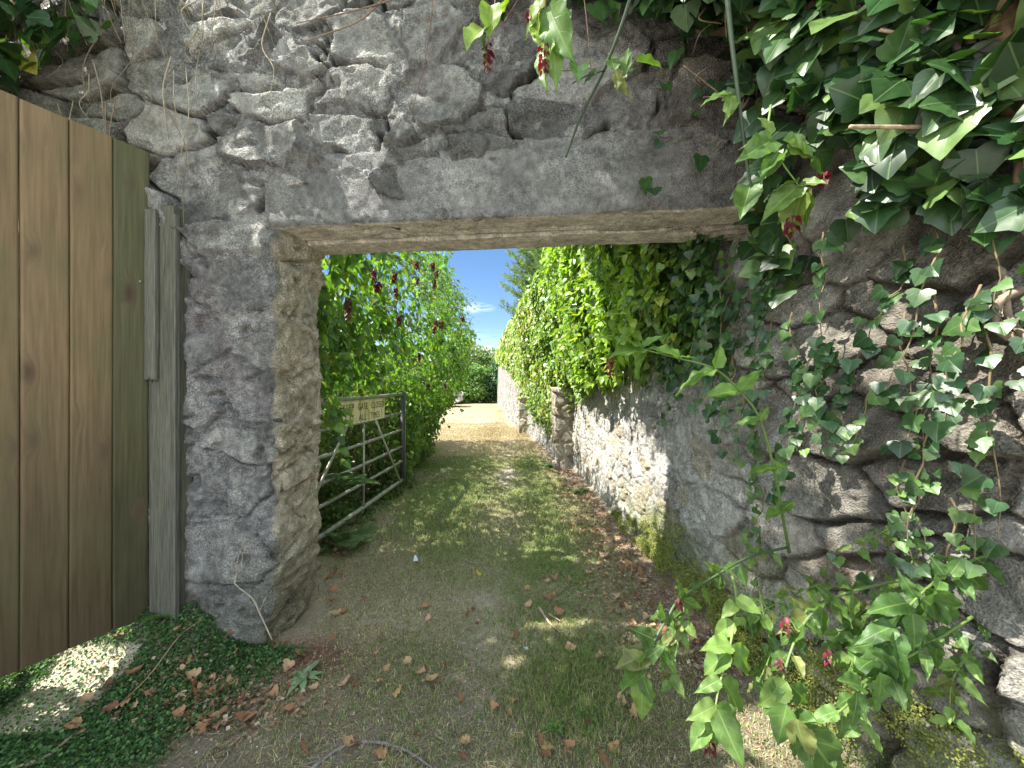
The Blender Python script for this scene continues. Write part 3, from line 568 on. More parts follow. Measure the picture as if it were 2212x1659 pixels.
# ------------------------------------------------------------------ galvanised field gate standing open, with its sign
fg = empty('field_gate', (-1.40, 4.8, 0)); tag(fg, 'galvanised six-bar metal field gate swung open against the hedge', 'gate')
def gx(y): return -1.36 - .078 * (4.8 - y)
def gp(y, z, off=0): return np.array([gx(y) + off, y, z])
bars = [(1.195, .021), (.965, .015), (.755, .015), (.55, .015), (.37, .015), (.135, .022)]
for z, r_ in bars:
    b = Bag(); yy = np.linspace(2.35, 4.76, 14); b.tube([gp(y, z - .012 * math.sin((y - 2.35) * 1.3)) for y in yy], r_, r_, 10, C=(.33, .34, .31)); attach(b.build('rail', M_GALV), fg)
b = Bag(); b.box(gp(4.79, .66), .022, .025, .56, C=(.10, .105, .115)); b.box(gp(4.822, .66, .022), .003, .004, .56, C=(.4, .4, .38)); attach(b.build('end_stile', M_GALV), fg)
b = Bag(); b.tube([gp(2.36, .1), gp(2.36, 1.2)], .025, .025, 8, C=(.3, .31, .29)); attach(b.build('end_stile', M_GALV), fg)
b = Bag(); b.tube([gp(3.72, .14, .012), gp(3.72, .95, .012)], .0105, .0105, 8, C=(.42, .42, .38)); attach(b.build('centre_strut', M_GALV), fg)
for (y0, z0, y1, z1) in ((3.98, .95, 4.66, .16), (3.4, .95, 2.6, .16)):
    b = Bag(); d0 = nrm(gp(y1, z1) - gp(y0, z0)); c = (gp(y0, z0, .014) + gp(y1, z1, .014)) / 2; b.box(c, .004, .016, np.linalg.norm(gp(y1, z1) - gp(y0, z0)) / 2, [np.cross(d0, nrm(np.cross(d0, [1, 0, 0]))) * -1, nrm(np.cross(d0, [1, 0, 0])), d0], C=(.42, .41, .36)); attach(b.build('brace', M_GALV), fg)
# sign plate and its lettering
sgd = nrm(np.array([.078, 1, 0])); sgn_ = np.array([sgd[1], -sgd[0], 0])
y0, y1 = 3.22, 4.17; zt, zb = 1.172, .955; m = 60
S_, Zs = np.meshgrid(np.linspace(y0, y1, m), np.linspace(zb, zt, 20), indexing='ij'); V = np.stack([gx(S_) + .03 + .002 * np.sin(S_ * 5), S_, Zs], -1)
st_ = fbm(P3(S_ * 3, Zs * 1.2, 0), 3, 4, 501); c_ = lerp((.80, .74, .50), (.68, .60, .24), ss(-.1, .4, st_)); c_ = lerp(c_, np.array((.34, .30, .07)), ss(.15, .5, fbm(P3(S_ * 12, Zs * 2, 0), 2, 4, 503)) * .8)
c_ = lerp(c_, np.array((.30, .22, .07)), ss(.02, .0, np.minimum(zt - Zs, y1 - S_)) * .6)
b = Bag(); b.add(V.reshape(-1, 3), gridq(m, 20), C=c_.reshape(-1, 3)); V2 = V.copy(); V2[..., 0] -= .004; b.add(V2.reshape(-1, 3), gridq(m, 20)[:, ::-1], C=(.3, .3, .28))
for q in ([0, 0, 0, 1], ): pass
sign = b.build('warning_sign', M_RENDER); tag(sign, 'yellowed KEEP GATE CLOSED AT ALL TIMES sign on the field gate', 'sign')
inkm = plain('sign_ink', .8, 60, .6, 1.5, .0)
def text(s, y, z, size, sx):
    cu = bpy.data.curves.new('lettering', 'FONT'); cu.body = s; cu.size = size; cu.extrude = .0006; cu.offset = -.0006; cu.space_character = 1.12; cu.space_word = 1.35
    o = bpy.data.objects.new('tmp', cu); sc.collection.objects.link(o); bpy.context.view_layer.update()
    me = bpy.data.meshes.new_from_object(o.evaluated_get(bpy.context.evaluated_depsgraph_get())); sc.collection.objects.unlink(o); bpy.data.objects.remove(o)
    co = np.zeros(len(me.vertices) * 3); me.vertices.foreach_get('co', co); co = co.reshape(-1, 3)
    w = co[:, 0].max(); co[:, 0] *= sx / w
    W = np.stack([gx(y + co[:, 0]) + .0325 + .002 * np.sin((y + co[:, 0]) * 5) + co[:, 2], y + co[:, 0], z + co[:, 1]], -1); me.vertices.foreach_set('co', W.astype(np.float32).ravel())
    me.attributes.new('col', 'FLOAT_COLOR', 'POINT').data.foreach_set('color', np.tile([.075, .055, .02, 1], len(co)).astype(np.float32))
    me.materials.clear(); me.materials.append(inkm); me.name = 'lettering'; me.update()
    o = bpy.data.objects.new('lettering', me); sc.collection.objects.link(o); o.parent = sign
text('KEEP', 3.29, 1.077, .092, .20); text('GATE', 3.57, 1.077, .092, .19); text('CLOSED', 3.84, 1.077, .092, .29)
text('AT', 3.40, .975, .092, .09); text('ALL', 3.58, .975, .092, .16); text('TIMES', 3.82, .975, .092, .21)

# ------------------------------------------------------------------ colours for foliage
def pick(n, cols, var=.18):
    cols = np.array(cols); c = cols[rs.integers(0, len(cols), n)] * (1 + var * rs.normal(size=(n, 1))); return np.clip(c, .004, .8)
GREEN_H = [(.13, .24, .05), (.17, .30, .06), (.09, .19, .04), (.22, .33, .07), (.12, .22, .075)]
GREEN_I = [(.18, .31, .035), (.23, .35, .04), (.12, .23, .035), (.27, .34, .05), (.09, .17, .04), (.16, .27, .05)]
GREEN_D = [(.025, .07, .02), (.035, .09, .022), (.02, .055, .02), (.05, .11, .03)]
GREEN_P = [(.085, .16, .035), (.10, .185, .04), (.07, .135, .03), (.13, .20, .045), (.17, .19, .06)]

# ------------------------------------------------------------------ left hedge of berried shrub behind the field gate
def hx(y, z):      # how far the hedge comes into the lane
    x = np.interp(z, [0, .5, .84, 1.17, 1.5, 2.2, 2.8, 3.3, 3.7], [-1.5, -1.36, -1.26, -1.02, -.86, -.80, -.90, -1.15, -1.7])
    near = ss(5.0, 4.2, y); xn = np.interp(z, [0, 1.15, 1.35, 1.8, 2.4, 3.4, 3.7], [-1.75, -1.75, -1.40, -1.12, -.98, -1.15, -1.6])
    x = x * (1 - near) + (xn + (y - 3.6) * .08) * near
    return x - .35 * ss(6.5, 9, y) * (y - 6.5)
hedge = empty('flowering_hedge', (-1.9, 5, 0)); tag(hedge, 'dense berried hedge with dangling dark red flowers behind the open field gate', 'hedge')
n = 46000; y = 2.45 + rs.random(n) ** 1.15 * 6.3; z = .12 + 3.45 * rs.random(n)
lump = fbm(P3(y, z, 0), 1.9, 4, 601, .65) * .42; dep = rs.exponential(.16, n)
x = hx(y, z) + lump - dep; k = (dep < 1.1) & ~((z < 1.15) & (y < 4.9) & (x > gx(y) - .06))
# sparse twiggy hollow behind the gate
k &= ~((z < 1.35) & (y < 4.9) & (rs.random(n) < .62))
k &= ~((z < 1.0) & (y > 5.3) & (rs.random(n) < .45))
k &= (y - 2.4 > .12 * rs.random(n)) & (rs.random(n) > .25 + .50 * ss(1.6, 2.4, z)) & (fbm(P3(y, z, x), 2.4, 3, 605) > -.30)
x, y, z, dep = x[k], y[k], z[k], dep[k]; n = len(x); P = np.stack([x, y, z], -1)
out = nrm(np.stack([np.full(n, 1.0), -.35 + .3 * rs.normal(size=n), .55 + .2 * rs.normal(size=n)], -1) + .55 * rs.normal(size=(n, 3)))
T = nrm(np.stack([.35 + .45 * rs.normal(size=n), -.1 + .6 * rs.normal(size=n), -.75 + .4 * rs.normal(size=n)], -1))
hb = Bag(); Sz = rs.uniform(.05, .10, n) * (1 + .35 * ss(4.5, 2.8, y)); cc = pick(n, GREEN_H) ; cc[rs.random(n) < .05] = (.22, .24, .05)
h1_ = rs.random(n) < .5; hb.leaves(L_MD, P[h1_], T[h1_], out[h1_], Sz[h1_], cc[h1_]); hb.leaves(L_MD2, P[~h1_], T[~h1_], out[~h1_], Sz[~h1_], cc[~h1_])
n = 17000; y = 2.5 + rs.random(n) * 6.2; z = rs.random(n) * 1.75; x = np.minimum(hx(y, z), np.where((z < 1.25) & (y < 5), gx(y) - .32, 9)) - .3 - .35 * (z > 1.2) - rs.random(n) * 1.6
hb.leaves(L_LO, np.stack([x, y, z], -1), rs.normal(size=(n, 3)), rs.normal(size=(n, 3)) + [1, 0, 0], rs.uniform(.09, .15, n), pick(n, GREEN_H))
attach(hb.build('foliage', M_LEAFLO), hedge)
# wispy shoots along the outline
sb = Bag(); lb = Bag()
for k in range(210):
    yy = random.uniform(3, 8); zz0 = random.uniform(.9, 3.2); p0 = np.array([hx(yy, zz0) - .1, yy, zz0]); dr = nrm(np.array([1, random.uniform(-.8, .5), random.uniform(-.5, 1.1)])); Ls = random.uniform(.15, .42)
    pts = np.array([p0 + dr * Ls * t + np.array([0, 0, -.22 * Ls * 2 * t * t]) for t in np.linspace(0, 1, 6)]); sb.tube(pts, .003, .0012, 4, C=(.12, .16, .05))
    for t in range(1, 6):
        for s_ in (-1, 1):
            tn_ = nrm(dr * .5 + s_ * np.cross(dr, [0, 0, 1]) + [0, 0, -.5]); lb.leaves(L_MD, pts[t], tn_, np.array([.3, -.2, 1]) + .3 * rs.normal(size=3), random.uniform(.035, .075), pick(1, GREEN_P)[0])
attach(lb.build('foliage', M_LEAFLO), hedge)
# woody and dead stems inside
for k in range(260):
    y_ = random.uniform(2.5, 8.5); a = np.array([hx(y_, .3) - random.uniform(.05, .7), y_, 0]); hgt = random.uniform(1.0, 3.1); le = random.uniform(-.3, .6)
    pts = [a, a + [le * .2, random.uniform(-.2, .2), hgt * .35], a + [le * .5, random.uniform(-.4, .4), hgt * .7], a + [le * .8, random.uniform(-.6, .6), hgt]]
    sb.tube(pts, random.uniform(.004, .012), .002, 5, 9, C=random.choice([(.16, .12, .08), (.22, .17, .12), (.12, .15, .05), (.28, .22, .16)]))
for k in range(420):   # tangle of dead twigs above and behind the gate
    y_ = random.uniform(2.5, 5.2); z_ = random.uniform(.1, 1.55); c = np.array([gx(y_) - random.uniform(.08, .5), y_, z_]); v = nrm(np.array([random.uniform(-.4, .4), random.choice([-1, 1]), random.uniform(-.7, .7)])) * random.uniform(.1, .35)
    sb.tube([c - v, c + [0, 0, random.uniform(-.03, .05)], c + v], .0025, .0012, 4, 6, C=random.choice([(.30, .22, .15), (.20, .14, .10), (.36, .30, .22), (.17, .09, .06)]))
attach(sb.build('stems', M_BARK), hedge)

# dangling flower spikes: stacked dark red bracts
def raceme(b, p, L, w, cols=((.13, .008, .02), (.19, .012, .03), (.09, .008, .02)), lean=(0, 0), k=6):
    p = np.asarray(p, float); nl = max(4, int(L / .0105)); k = 3 if k > 5 else 4
    b.tube([p, p + [lean[0] * L, lean[1] * L, -L]], .0016, .001, 4, C=(.18, .06, .03))
    for j in range(nl):
        t = j / nl; c = p + np.array([lean[0] * L * t, lean[1] * L * t, -L * t]); rr = w * (1 - .45 * t) * (.6 + .4 * min(1, t * 4 + .4)); a0 = j * 1.1
        for q in range(k):
            a = a0 + q * 2 * math.pi / k; o = np.array([math.cos(a), math.sin(a), 0]); b.leaves(L_MD, c + o * w * .25, o * random.uniform(.5, 1.2) + np.array([0, 0, -.75]), o * .8 + np.array([random.uniform(-.4, .4), random.uniform(-.4, .4), .8]), rr * random.uniform(.75, 1.45), random.choice(cols))
fl = [(808, 590), (815, 615), (852, 596), (900, 572), (902, 605), (935, 575), (938, 610), (855, 628), (942, 700), (938, 712), (862, 690), (905, 770), (942, 590), (953, 700), (962, 832), (925, 838), (1000, 690)]
for (px, py) in fl:
    b = Bag()
    for k in range(200):    # walk out to where the sight line meets the hedge
        Y = 3.0 + k * .03; q = at(px, py, Y)
        if q[0] < hx(Y, q[2]) + .10: break
    raceme(b, at(px, py - 10, Y - .08), random.uniform(.07, .11), random.uniform(.028, .04), k=5); attach(b.build('flower_spike', M_FLOW), hedge)
# dead brown spike near the gateway
b = Bag(); raceme(b, at(752, 640, 2.75), .17, .035, ((.13, .09, .05), (.2, .14, .08), (.09, .06, .04)), k=5); b.tube([at(755, 575, 2.8), at(752, 640, 2.75)], .002, .002, 4, C=(.1, .07, .05)); attach(b.build('withered_spike', M_FLOW), hedge)

# ------------------------------------------------------------------ ivy over the lane wall
def zlow(y): return np.interp(y, [2.0, 2.4, 2.8, 3.1, 3.5, 4.2, 5.2, 5.8, 6.3, 7.2, 9.0, 10.2, 12, 14, 24], [1.35, 1.48, 1.45, 1.30, 1.30, 1.22, 1.12, .98, .45, .30, .55, 1.0, 1.25, 1.8, 2.75])
lane_ivy = empty('wall_ivy', (1.0, 4, 1.5)); tag(lane_ivy, 'bright sunlit ivy cascading over the lane wall beyond the gateway', 'ivy')
def ivy_fill(n, ya, yb, size, cols, pw=1.0, ztop=3.35, tm=(I_LO, I_LO2), dens=None):
    y = ya + rs.random(n) ** pw * (yb - ya); zl = zlow(y) + .16 * fbm(P3(y, 0, 0), 3.1, 3, 701); z = zl + rs.random(n) ** .85 * (ztop + .15 * fbm(P3(y, 4, 0), 1.2, 3, 703) - zl)
    th = np.interp(z, [0, 1.2, 1.6, 2.2, 2.8, 3.2, 3.5], [.18, .12, .22, .36, .45, .36, -.1]) + .12 * fbm(P3(y, z, 0), 1.9, 3, 705)
    th = np.where(z - zl < .45, th * (.2 + 1.7 * np.maximum(z - zl, 0)), th) + .14 * fbm(P3(y, z, 2), 3.6, 3, 706); th = th * (1 - .55 * ss(8, 12, y))
    dep = np.minimum(rs.exponential(.06, n), .5); x = wallx(y) - .06 - th + dep
    k = np.ones(n, bool) if dens is None else rs.random(n) < dens(y, z, zl)
    y, z, x = y[k], z[k], x[k]; m = len(y); P = np.stack([x, y, z], -1)
    N = nrm(np.stack([-np.ones(m), -.25 * np.ones(m), .55 * np.ones(m)], -1) + .5 * rs.normal(size=(m, 3))); T = nrm(np.stack([-.3 * np.ones(m), -.1 + .5 * rs.normal(size=m), -.9 * np.ones(m)], -1) + .3 * rs.normal(size=(m, 3)))
    S = rs.uniform(size[0], size[1], m); C = pick(m, cols); C[rs.random(m) < .03] = (.36, .30, .08); h = rs.random(m) < .5; bag = Bag()
    bag.leaves(tm[0], P[h], T[h], N[h], S[h], C[h]); bag.leaves(tm[1], P[~h], T[~h], N[~h], S[~h], C[~h]); return bag
d_hang = lambda y, z, zl: np.clip(.35 + (z - zl) * 2.2, 0, 1)
n = 2600; y = 2.2 + rs.random(n) * 2.4; z = zlow(y) + .05 + rs.random(n) * 1.9; th = np.interp(z, [0, 1.2, 1.6, 2.2, 2.8, 3.2], [.18, .14, .26, .40, .50, .45]) + .12 * fbm(P3(y, z, 0), 1.9, 3, 705) + .14 * fbm(P3(y, z, 2), 3.6, 3, 706); b = Bag()
b.leaves(L_MD, np.stack([wallx(y) - .08 - th - .05 * rs.random(n), y, z], -1), nrm(np.array([-.5, -.1, -.6]) + .6 * rs.normal(size=(n, 3))), nrm(np.array([-.8, -.3, .8]) + .5 * rs.normal(size=(n, 3))), rs.uniform(.05, .095, n), pick(n, [(.22, .36, .04), (.28, .40, .05), (.18, .30, .04)])); attach(b.build('foliage', M_LEAFLO), lane_ivy)
lb = Bag(); b = lb
for k in range(110):
    y_ = random.uniform(2.2, 8.5); z_ = random.uniform(float(zlow(y_)) + .2, 3.2); p0 = np.array([float(wallx(y_)) - .38, y_, z_]); dr = nrm(np.array([-1, random.uniform(-.6, .4), random.uniform(-.3, .8)])); L_ = random.uniform(.12, .32); q = np.array([p0 + dr * L_ * t + np.array([0, 0, -.5 * L_ * t * t]) for t in np.linspace(0, 1, 7)]); b.tube(q, .003, .001, 4, C=(.2, .22, .08))
    for t in range(1, 7): lb.leaves(random.choice((I_LO, L_MD)), q[t], dr * .4 + rs.normal(size=3) * .5 + [0, 0, -.5], np.array([-.6, -.3, .9]) + .4 * rs.normal(size=3), random.uniform(.035, .07), pick(1, GREEN_I)[0])
attach(lb.build('foliage', M_IVYLO), lane_ivy)
attach(ivy_fill(26000, 2.15, 7.0, (.035, .07), GREEN_I, .9, dens=d_hang).build('foliage', M_IVYLO), lane_ivy)
YEL = GREEN_I + [(.26, .27, .06), (.30, .29, .08), (.22, .25, .05)]
attach(ivy_fill(17000, 6.5, 14, (.05, .09), YEL, 1.1, 3.45, dens=lambda y, z, zl: np.clip(.3 + (z - zl) * 1.5, 0, 1)).build('foliage', M_IVYLO), lane_ivy)
attach(ivy_fill(9000, 13, 29, (.09, .16), YEL, 1.2, 3.7).build('foliage', M_IVYLO), lane_ivy)
b = Bag()
for k in range(150):     # clinging stems and hanging runners
    y_ = random.uniform(2.2, 9) ; zl = float(zlow(y_)); z1 = zl - random.uniform(-.1, .22); x_ = float(wallx(y_)) - .07
    b.tube([(x_ - .05, y_ + random.uniform(-.3, .3), zl + 1.2), (x_ - .03, y_ + random.uniform(-.12, .12), zl + .55), (x_, y_ + random.uniform(-.05, .05), zl + .2), (x_ - .01, y_, z1)], random.uniform(.004, .013), .002, 5, 10, C=random.choice([(.22, .17, .12), (.30, .25, .18), (.14, .11, .07)]), wob=.1)
attach(b.build('stems', M_BARK), lane_ivy)
# ------------------------------------------------------------------ conifer behind the wall, bushes at the lane's end
con = empty('cypress_tree', (1.9, 12.5, 0)); tag(con, 'dark feathery conifer rising behind the ivy-covered lane wall', 'tree')
b = Bag(); b.tube([(1.9, 12.5, 0), (1.95, 12.5, 3), (1.9, 12.5, 7.5)], .22, .05, 8, 12, C=(.14, .10, .07)); attach(b.build('trunk', M_BARK), con)
NEEDLE = ovate(4, 3, .055, .2, -.3, 0, 0, .3); b = Bag(); tb = Bag()
for k in range(230):
    z0 = random.uniform(2.6, 7.2); a = random.uniform(math.pi * .6, math.pi * 1.55); L = (2.15 - .22 * (z0 - 3)) * random.uniform(.65, 1.1) ; dr = np.array([math.cos(a), math.sin(a), .25])
    pts = np.array([np.array([1.9, 12.5, z0]) + dr * L * t + np.array([0, 0, .25 * L * t * t]) for t in np.linspace(0, 1, 14)]); tb.tube(pts, .018, .004, 4, C=(.16, .12, .08))
    for t in range(3, 14):
        for q in range(22):
            dv = nrm(dr * .8 + rs.normal(size=3) * .5 + [0, 0, .25]); s_ = random.uniform(.10, .20); b.leaves(NEEDLE, pts[t] + rs.normal(size=3) * .03, dv, rs.normal(size=3), s_ , np.array(random.choice([(.10, .17, .07), (.14, .21, .08), (.07, .13, .055), (.19, .22, .09)])))
V_ = b.V
attach(b.build('crown', M_LEAFLO), con); attach(tb.build('branches', M_BARK), con)
def bush(name, label, cat, c, rad, nleaf, size, cols, group=None, hollow=.0, trunk=True, cut=None):
    root = empty(name, (c[0], c[1], 0)); tag(root, label, cat, group); c = np.array(c, float); rad = np.array(rad, float)
    nb = 16; cen = nrm(rs.normal(size=(nb, 3))) * rs.uniform(.25, .75, (nb, 1)); cen[:, 2] = np.abs(cen[:, 2]) * 1.4 - .75; rr = rs.uniform(.3, .5, nb)
    k = rs.integers(0, nb, nleaf); d = nrm(rs.normal(size=(nleaf, 3))); q = cen[k] + d * (rr[k] * (1 - rs.exponential(.14, nleaf)))[:, None]
    P = c + q * rad; keep = P[:, 2] > .08 + hollow * rs.random(nleaf)
    if cut is not None: keep &= cut(P)
    P, d = P[keep], d[keep]; m = len(P); N = nrm(d + [0, 0, .5] + .45 * rs.normal(size=(m, 3))); T = nrm(np.stack([d[:, 0], d[:, 1], -.5 * np.ones(m)], -1) + .5 * rs.normal(size=(m, 3)))
    b = Bag(); b.leaves(L_LO, P, T, N, rs.uniform(size[0], size[1], m), pick(m, cols)); attach(b.build('crown', M_LEAFLO), root)
    if trunk:
        b = Bag()
        for j in range(7):
            a = rs.uniform(0, 6.28); e_ = c + cen[j] * rad; b.tube([(c[0] + .25 * rad[0] * math.cos(a), c[1] + .25 * rad[1] * math.sin(a), -.05), (c + (e_ - c) * .4) * [1, 1, .7], e_], .06, .015, 6, 8, C=(.15, .12, .09))
        attach(b.build('stems', M_BARK), root)
    return root
fb = 'bushes closing the far end of the lane'
bush('evergreen_bush', 'broad green bush closing the lane, in the middle of the far row', 'bush', at(1015, 812, 27), (1.9, 1.6, 1.9), 9000, (.13, .24), GREEN_H, fb, .1)
bush('evergreen_bush', 'bluish green bush touching the far end of the pale wall', 'bush', at(1066, 805, 27.5), (1.2, 1.4, 2.3), 7000, (.12, .22), [(.05, .12, .05), (.07, .15, .06), (.09, .17, .06), (.04, .09, .04)], fb, .1)
bush('evergreen_bush', 'light yellow-green bush at the left of the far row, nearest the parked car', 'bush', at(972, 835, 26), (1.2, 1.2, 1.5), 5000, (.12, .22), [(.13, .21, .04), (.10, .18, .03), (.17, .24, .06)], fb, .2)
bush('evergreen_bush', 'tall bush behind the far row, its top against the sky', 'bush', at(1035, 770, 31), (2.6, 2, 1.8), 8000, (.14, .26), [(.10, .18, .05), (.14, .21, .06), (.08, .15, .05), (.2, .22, .08)], fb)
bush('evergreen_bush', 'grey-green bush beside the slate roof, farthest of the row', 'bush', at(1000, 778, 36), (2.2, 2, 1.5), 5000, (.16, .28), [(.10, .14, .07), (.14, .17, .09)], fb)
# distant house with slate roof
house = empty('house', (-6.5, 47, 0)); tag(house, 'distant house whose grey slate roof shows above the far bushes', 'house')
b = Bag(); b.box((-6.5, 48, 2.0), 4, 3, 2.0, C=(.5, .48, .43)); attach(b.build('wall', M_RENDER), house)
b = Bag(); rv_ = np.array([[-10.8, 44.7, 3.95], [-2.2, 44.7, 3.95], [-2.2, 48, 6.1], [-10.8, 48, 6.1], [-10.8, 51.3, 3.95], [-2.2, 51.3, 3.95]]); b.add(rv_, [[0, 1, 2, 3], [3, 2, 5, 4]], [[0, 3, 4], [1, 5, 2]], C=(.17, .17, .19)); attach(b.build('roof', M_SLATE, smooth=False), house)
b = Bag(); b.box((-5, 48, 6.3), .4, .3, .6, C=(.3, .25, .2)); attach(b.build('chimney', M_RENDER), house)
for x_ in (-9, -6.5, -4): b = Bag(); b.box((x_, 44.98, 2.6), .45, .03, .6, C=(.05, .06, .08)); attach(b.build('window', M_PAINT), house)
# parked car seen through the hedge gaps
carr = empty('parked_car', (-5.0, 22.5, 0)); tag(carr, 'pale silver parked car glimpsed through the hedge at the lane end', 'car')
pr = np.array([(-2.0, .30), (-2.05, .62), (-1.9, .82), (-1.15, .95), (-.55, 1.38), (.55, 1.42), (1.25, 1.36), (1.85, .95), (2.02, .85), (2.05, .35), (1.75, .22), (-1.7, .22)])
b = Bag(); V = []
for yy, sx_ in ((-.86, .97), (-.80, 1.0), (.80, 1.0), (.86, .97)):
    for (x_, z_) in pr: V.append((-5.0 + x_ * sx_, 22.5 + yy * (1 if z_ < 1 else .82), z_))
V = np.array(V); k = len(pr); Q = [[s * k + j, s * k + (j + 1) % k, (s + 1) * k + (j + 1) % k, (s + 1) * k + j] for s in range(3) for j in range(k)]
T_ = [[0, j + 1, j] for j in range(1, k - 1)] + [[3 * k, 3 * k + j, 3 * k + j + 1] for j in range(1, k - 1)]
b.add(V, Q, T_, C=(.62, .62, .64)); attach(b.build('body', M_PAINT, smooth=False), carr)
for s in (-1, 1):
    b = Bag(); z0 = np.array([(-1.0, .98), (-.5, 1.33), (.5, 1.36), (1.15, 1.30), (1.6, .98)]); yy = 22.5 + s * .872
    VV = np.array([[(-5 + x_), yy if z_ < 1.1 else 22.5 + s * .735, z_] for x_, z_ in z0]); b.add(VV, None, [[0, 1, 2], [0, 2, 3], [0, 3, 4]], C=(.05, .10, .16)); attach(b.build('window', M_PAINT), carr)
    for x_ in (-6.3, -3.72):
        b = Bag(); b.tube([(x_, 22.5 + s * .70, .31), (x_, 22.5 + s * .90, .31)], .31, .31, 20, C=(.03, .03, .03)); w_ = attach(b.build('wheel', M_BARK), carr); b = Bag(); b.tube([(x_, 22.5 + s * .90, .31), (x_, 22.5 + s * .905, .31)], .19, .17, 16, C=(.4, .4, .42)); r_ = b.build('rim', M_GALV); r_.parent = w_
    b = Bag(); b.tube([(-3.02, 22.5 + s * .62, .74), (-2.92, 22.5 + s * .62, .74)], .10, .09, 12, C=(.8, .8, .8)); attach(b.build('headlight', M_PAINT), carr)

# ------------------------------------------------------------------ grass, ground cover, pebbles
def blades(n, X, Y, hgt, wid, col, lean=.5, zb=None):
    Z = gh(X, Y) - .004; a = rs.random(n) * 6.283; d = np.stack([np.cos(a), np.sin(a), 0 * a], -1); s = np.stack([-d[:, 1], d[:, 0], 0 * a], -1)
    ln = hgt * rs.uniform(.55, 1.3, n); le = lean * rs.uniform(.3, 1.7, n); P = np.stack([X, Y, Z], -1); up = np.array([0, 0, 1.0])
    m1 = P + d * (ln * le * .35)[:, None] + up * (ln * .6)[:, None]; t1 = P + d * (ln * le)[:, None] + up * (ln * (1 - .35 * le))[:, None]
    w = (wid * rs.uniform(.7, 1.3, n))[:, None]; V = np.stack([P - s * w, P + s * w, m1 + s * w * .75, m1 - s * w * .75, t1], 1).reshape(-1, 3)
    o = (np.arange(n) * 5)[:, None]; return V, np.array([[0, 1, 2, 3]]) + o, np.array([[3, 2, 4]]) + o, np.repeat(col, 5, 0)
gb = Bag()
def grow(n, xa, xb, ya, yb, hgt, wid, pw=1.0, far_=False):
    Y = ya + rs.random(n) ** pw * (yb - ya); X = xa + rs.random(n) * (xb - xa); lush = patch(X, Y)
    trk = np.exp(-((X + .12 - .02 * (Y - 3)) / .16) ** 2); strip = np.exp(-((X - .32) / .22) ** 2) * ss(1.2, 1.8, Y) + .9 * np.exp(-((X + .55) / .25) ** 2) * ss(2.2, 3.2, Y)
    keep = (lush + .16 * ss(-.8, -.3, X) * ss(6, 4, Y) + .5 * strip - .22 * trk * ss(9, 6, Y) - .55 * ss(.42, .12, wallx(Y) - X) - .42 * ss(1.9, 1.3, Y + .5 * fbm(P3(X, Y, 8), 2.2, 3, 47)) * ss(.5, .1, X)) > (.12 + .42 * rs.random(n))
    keep &= (X < wallx(Y) - .06) & ~((X < -1.1) & (Y < 2.35)) & ~((X < -1.0 - .08 * (Y - 2)) & (Y > 2.3) & (Y < 6) & (rs.random(n) < .6))
    X, Y, lush, strip = X[keep], Y[keep], lush[keep], strip[keep]; m = len(X)
    dry = np.clip(.62 + .5 * fbm(P3(X, Y, 9), 1.3, 3, 801) - .35 * strip + 1.1 * ss(5.8, 8.5, Y + .8 * fbm(P3(X, Y, 0), 1.0, 3, 41)) - .9 * ss(-.55, -.95, X) * ss(8.5, 6, Y) * ss(3, 5, Y), 0, 1)
    isd = rs.random(m) < dry; c = pick(m, [(.20, .28, .09), (.25, .32, .11), (.17, .25, .09), (.30, .34, .14)], .22); cd = pick(m, [(.50, .43, .28), (.56, .49, .33), (.43, .36, .23), (.46, .42, .27)], .18); c = np.where(isd[:, None], cd * (1 - ss(7, 10, Y)[:, None] * np.array([.38, .44, .52])) * np.where(rs.random(m) < .3, .6, 1)[:, None], c)
    hh = hgt * (1 + .9 * strip * (lush > .5)) * np.where(isd, .8, 1); gb.add(*blades(m, X, Y, hh, wid, c, .75))
grow(150000, -1.5, 1.25, .95, 3.2, .021, .0015, .9); grow(110000, -1.6, 1.2, 3.2, 7.0, .034, .0028, .9); grow(60000, -2.6, 1.1, 7.0, 13.0, .035, .003); grow(30000, -9, 1.0, 13, 34, .045, .007)
lb_ = Bag(); sb_ = Bag()
for pts in ([(672, 700, 2.55), (700, 800, 2.75), (722, 860, 2.85), (750, 905, 2.9)], [(668, 800, 2.6), (705, 850, 2.8), (730, 930, 2.85), (745, 990, 2.9)], [(676, 560, 2.6), (700, 640, 2.7), (735, 700, 2.8), (742, 760, 2.85)], [(668, 900, 2.65), (700, 905, 2.8), (745, 880, 2.95)], [(672, 760, 2.6), (725, 690, 2.8), (762, 640, 3.0)]):
    q = catmull([at(*p_) for p_ in pts], 9); sb_.tube(q, .004, .0015, 6, C=(.15, .2, .07))
    for c_ in q[1:]:
        for s__ in (-1, 1): lb_.leaves(L_MD, c_, np.array([s__ * .7, random.gauss(0, .4), -.8]), np.array([-.2, -.8, .6]) + .4 * rs.normal(size=3), random.uniform(.06, .115), pick(1, GREEN_H)[0])
attach(lb_.build('foliage', M_LEAFLO), hedge); attach(sb_.build('stems', M_STEM), hedge)
# a few taller tufts by the centre right, as in worn lanes
for (px, py, nn, hh) in ((1230, 1470, 1100, .06), (1180, 1500, 900, .055), (1290, 1420, 800, .05), (1130, 1200, 900, .05), (1260, 1560, 900, .055), (1000, 1590, 700, .03), (905, 1420, 700, .035), (1150, 1330, 900, .045), (920, 1120, 700, .05)):
    Yc = EYE * F / (py - CY); Xc = (px - CX) / F * Yc; gb.add(*blades(nn, Xc + rs.normal(size=nn) * .15, Yc + rs.normal(size=nn) * .13, np.full(nn, hh * .75), .0017, pick(nn, [(.13, .21, .05), (.17, .25, .06), (.30, .29, .14)]), .8))
o = gb.build('grass', M_GRASS); tag(o, 'short patchy grass, green near the gateway and straw yellow up the lane', 'grass', kind='stuff')
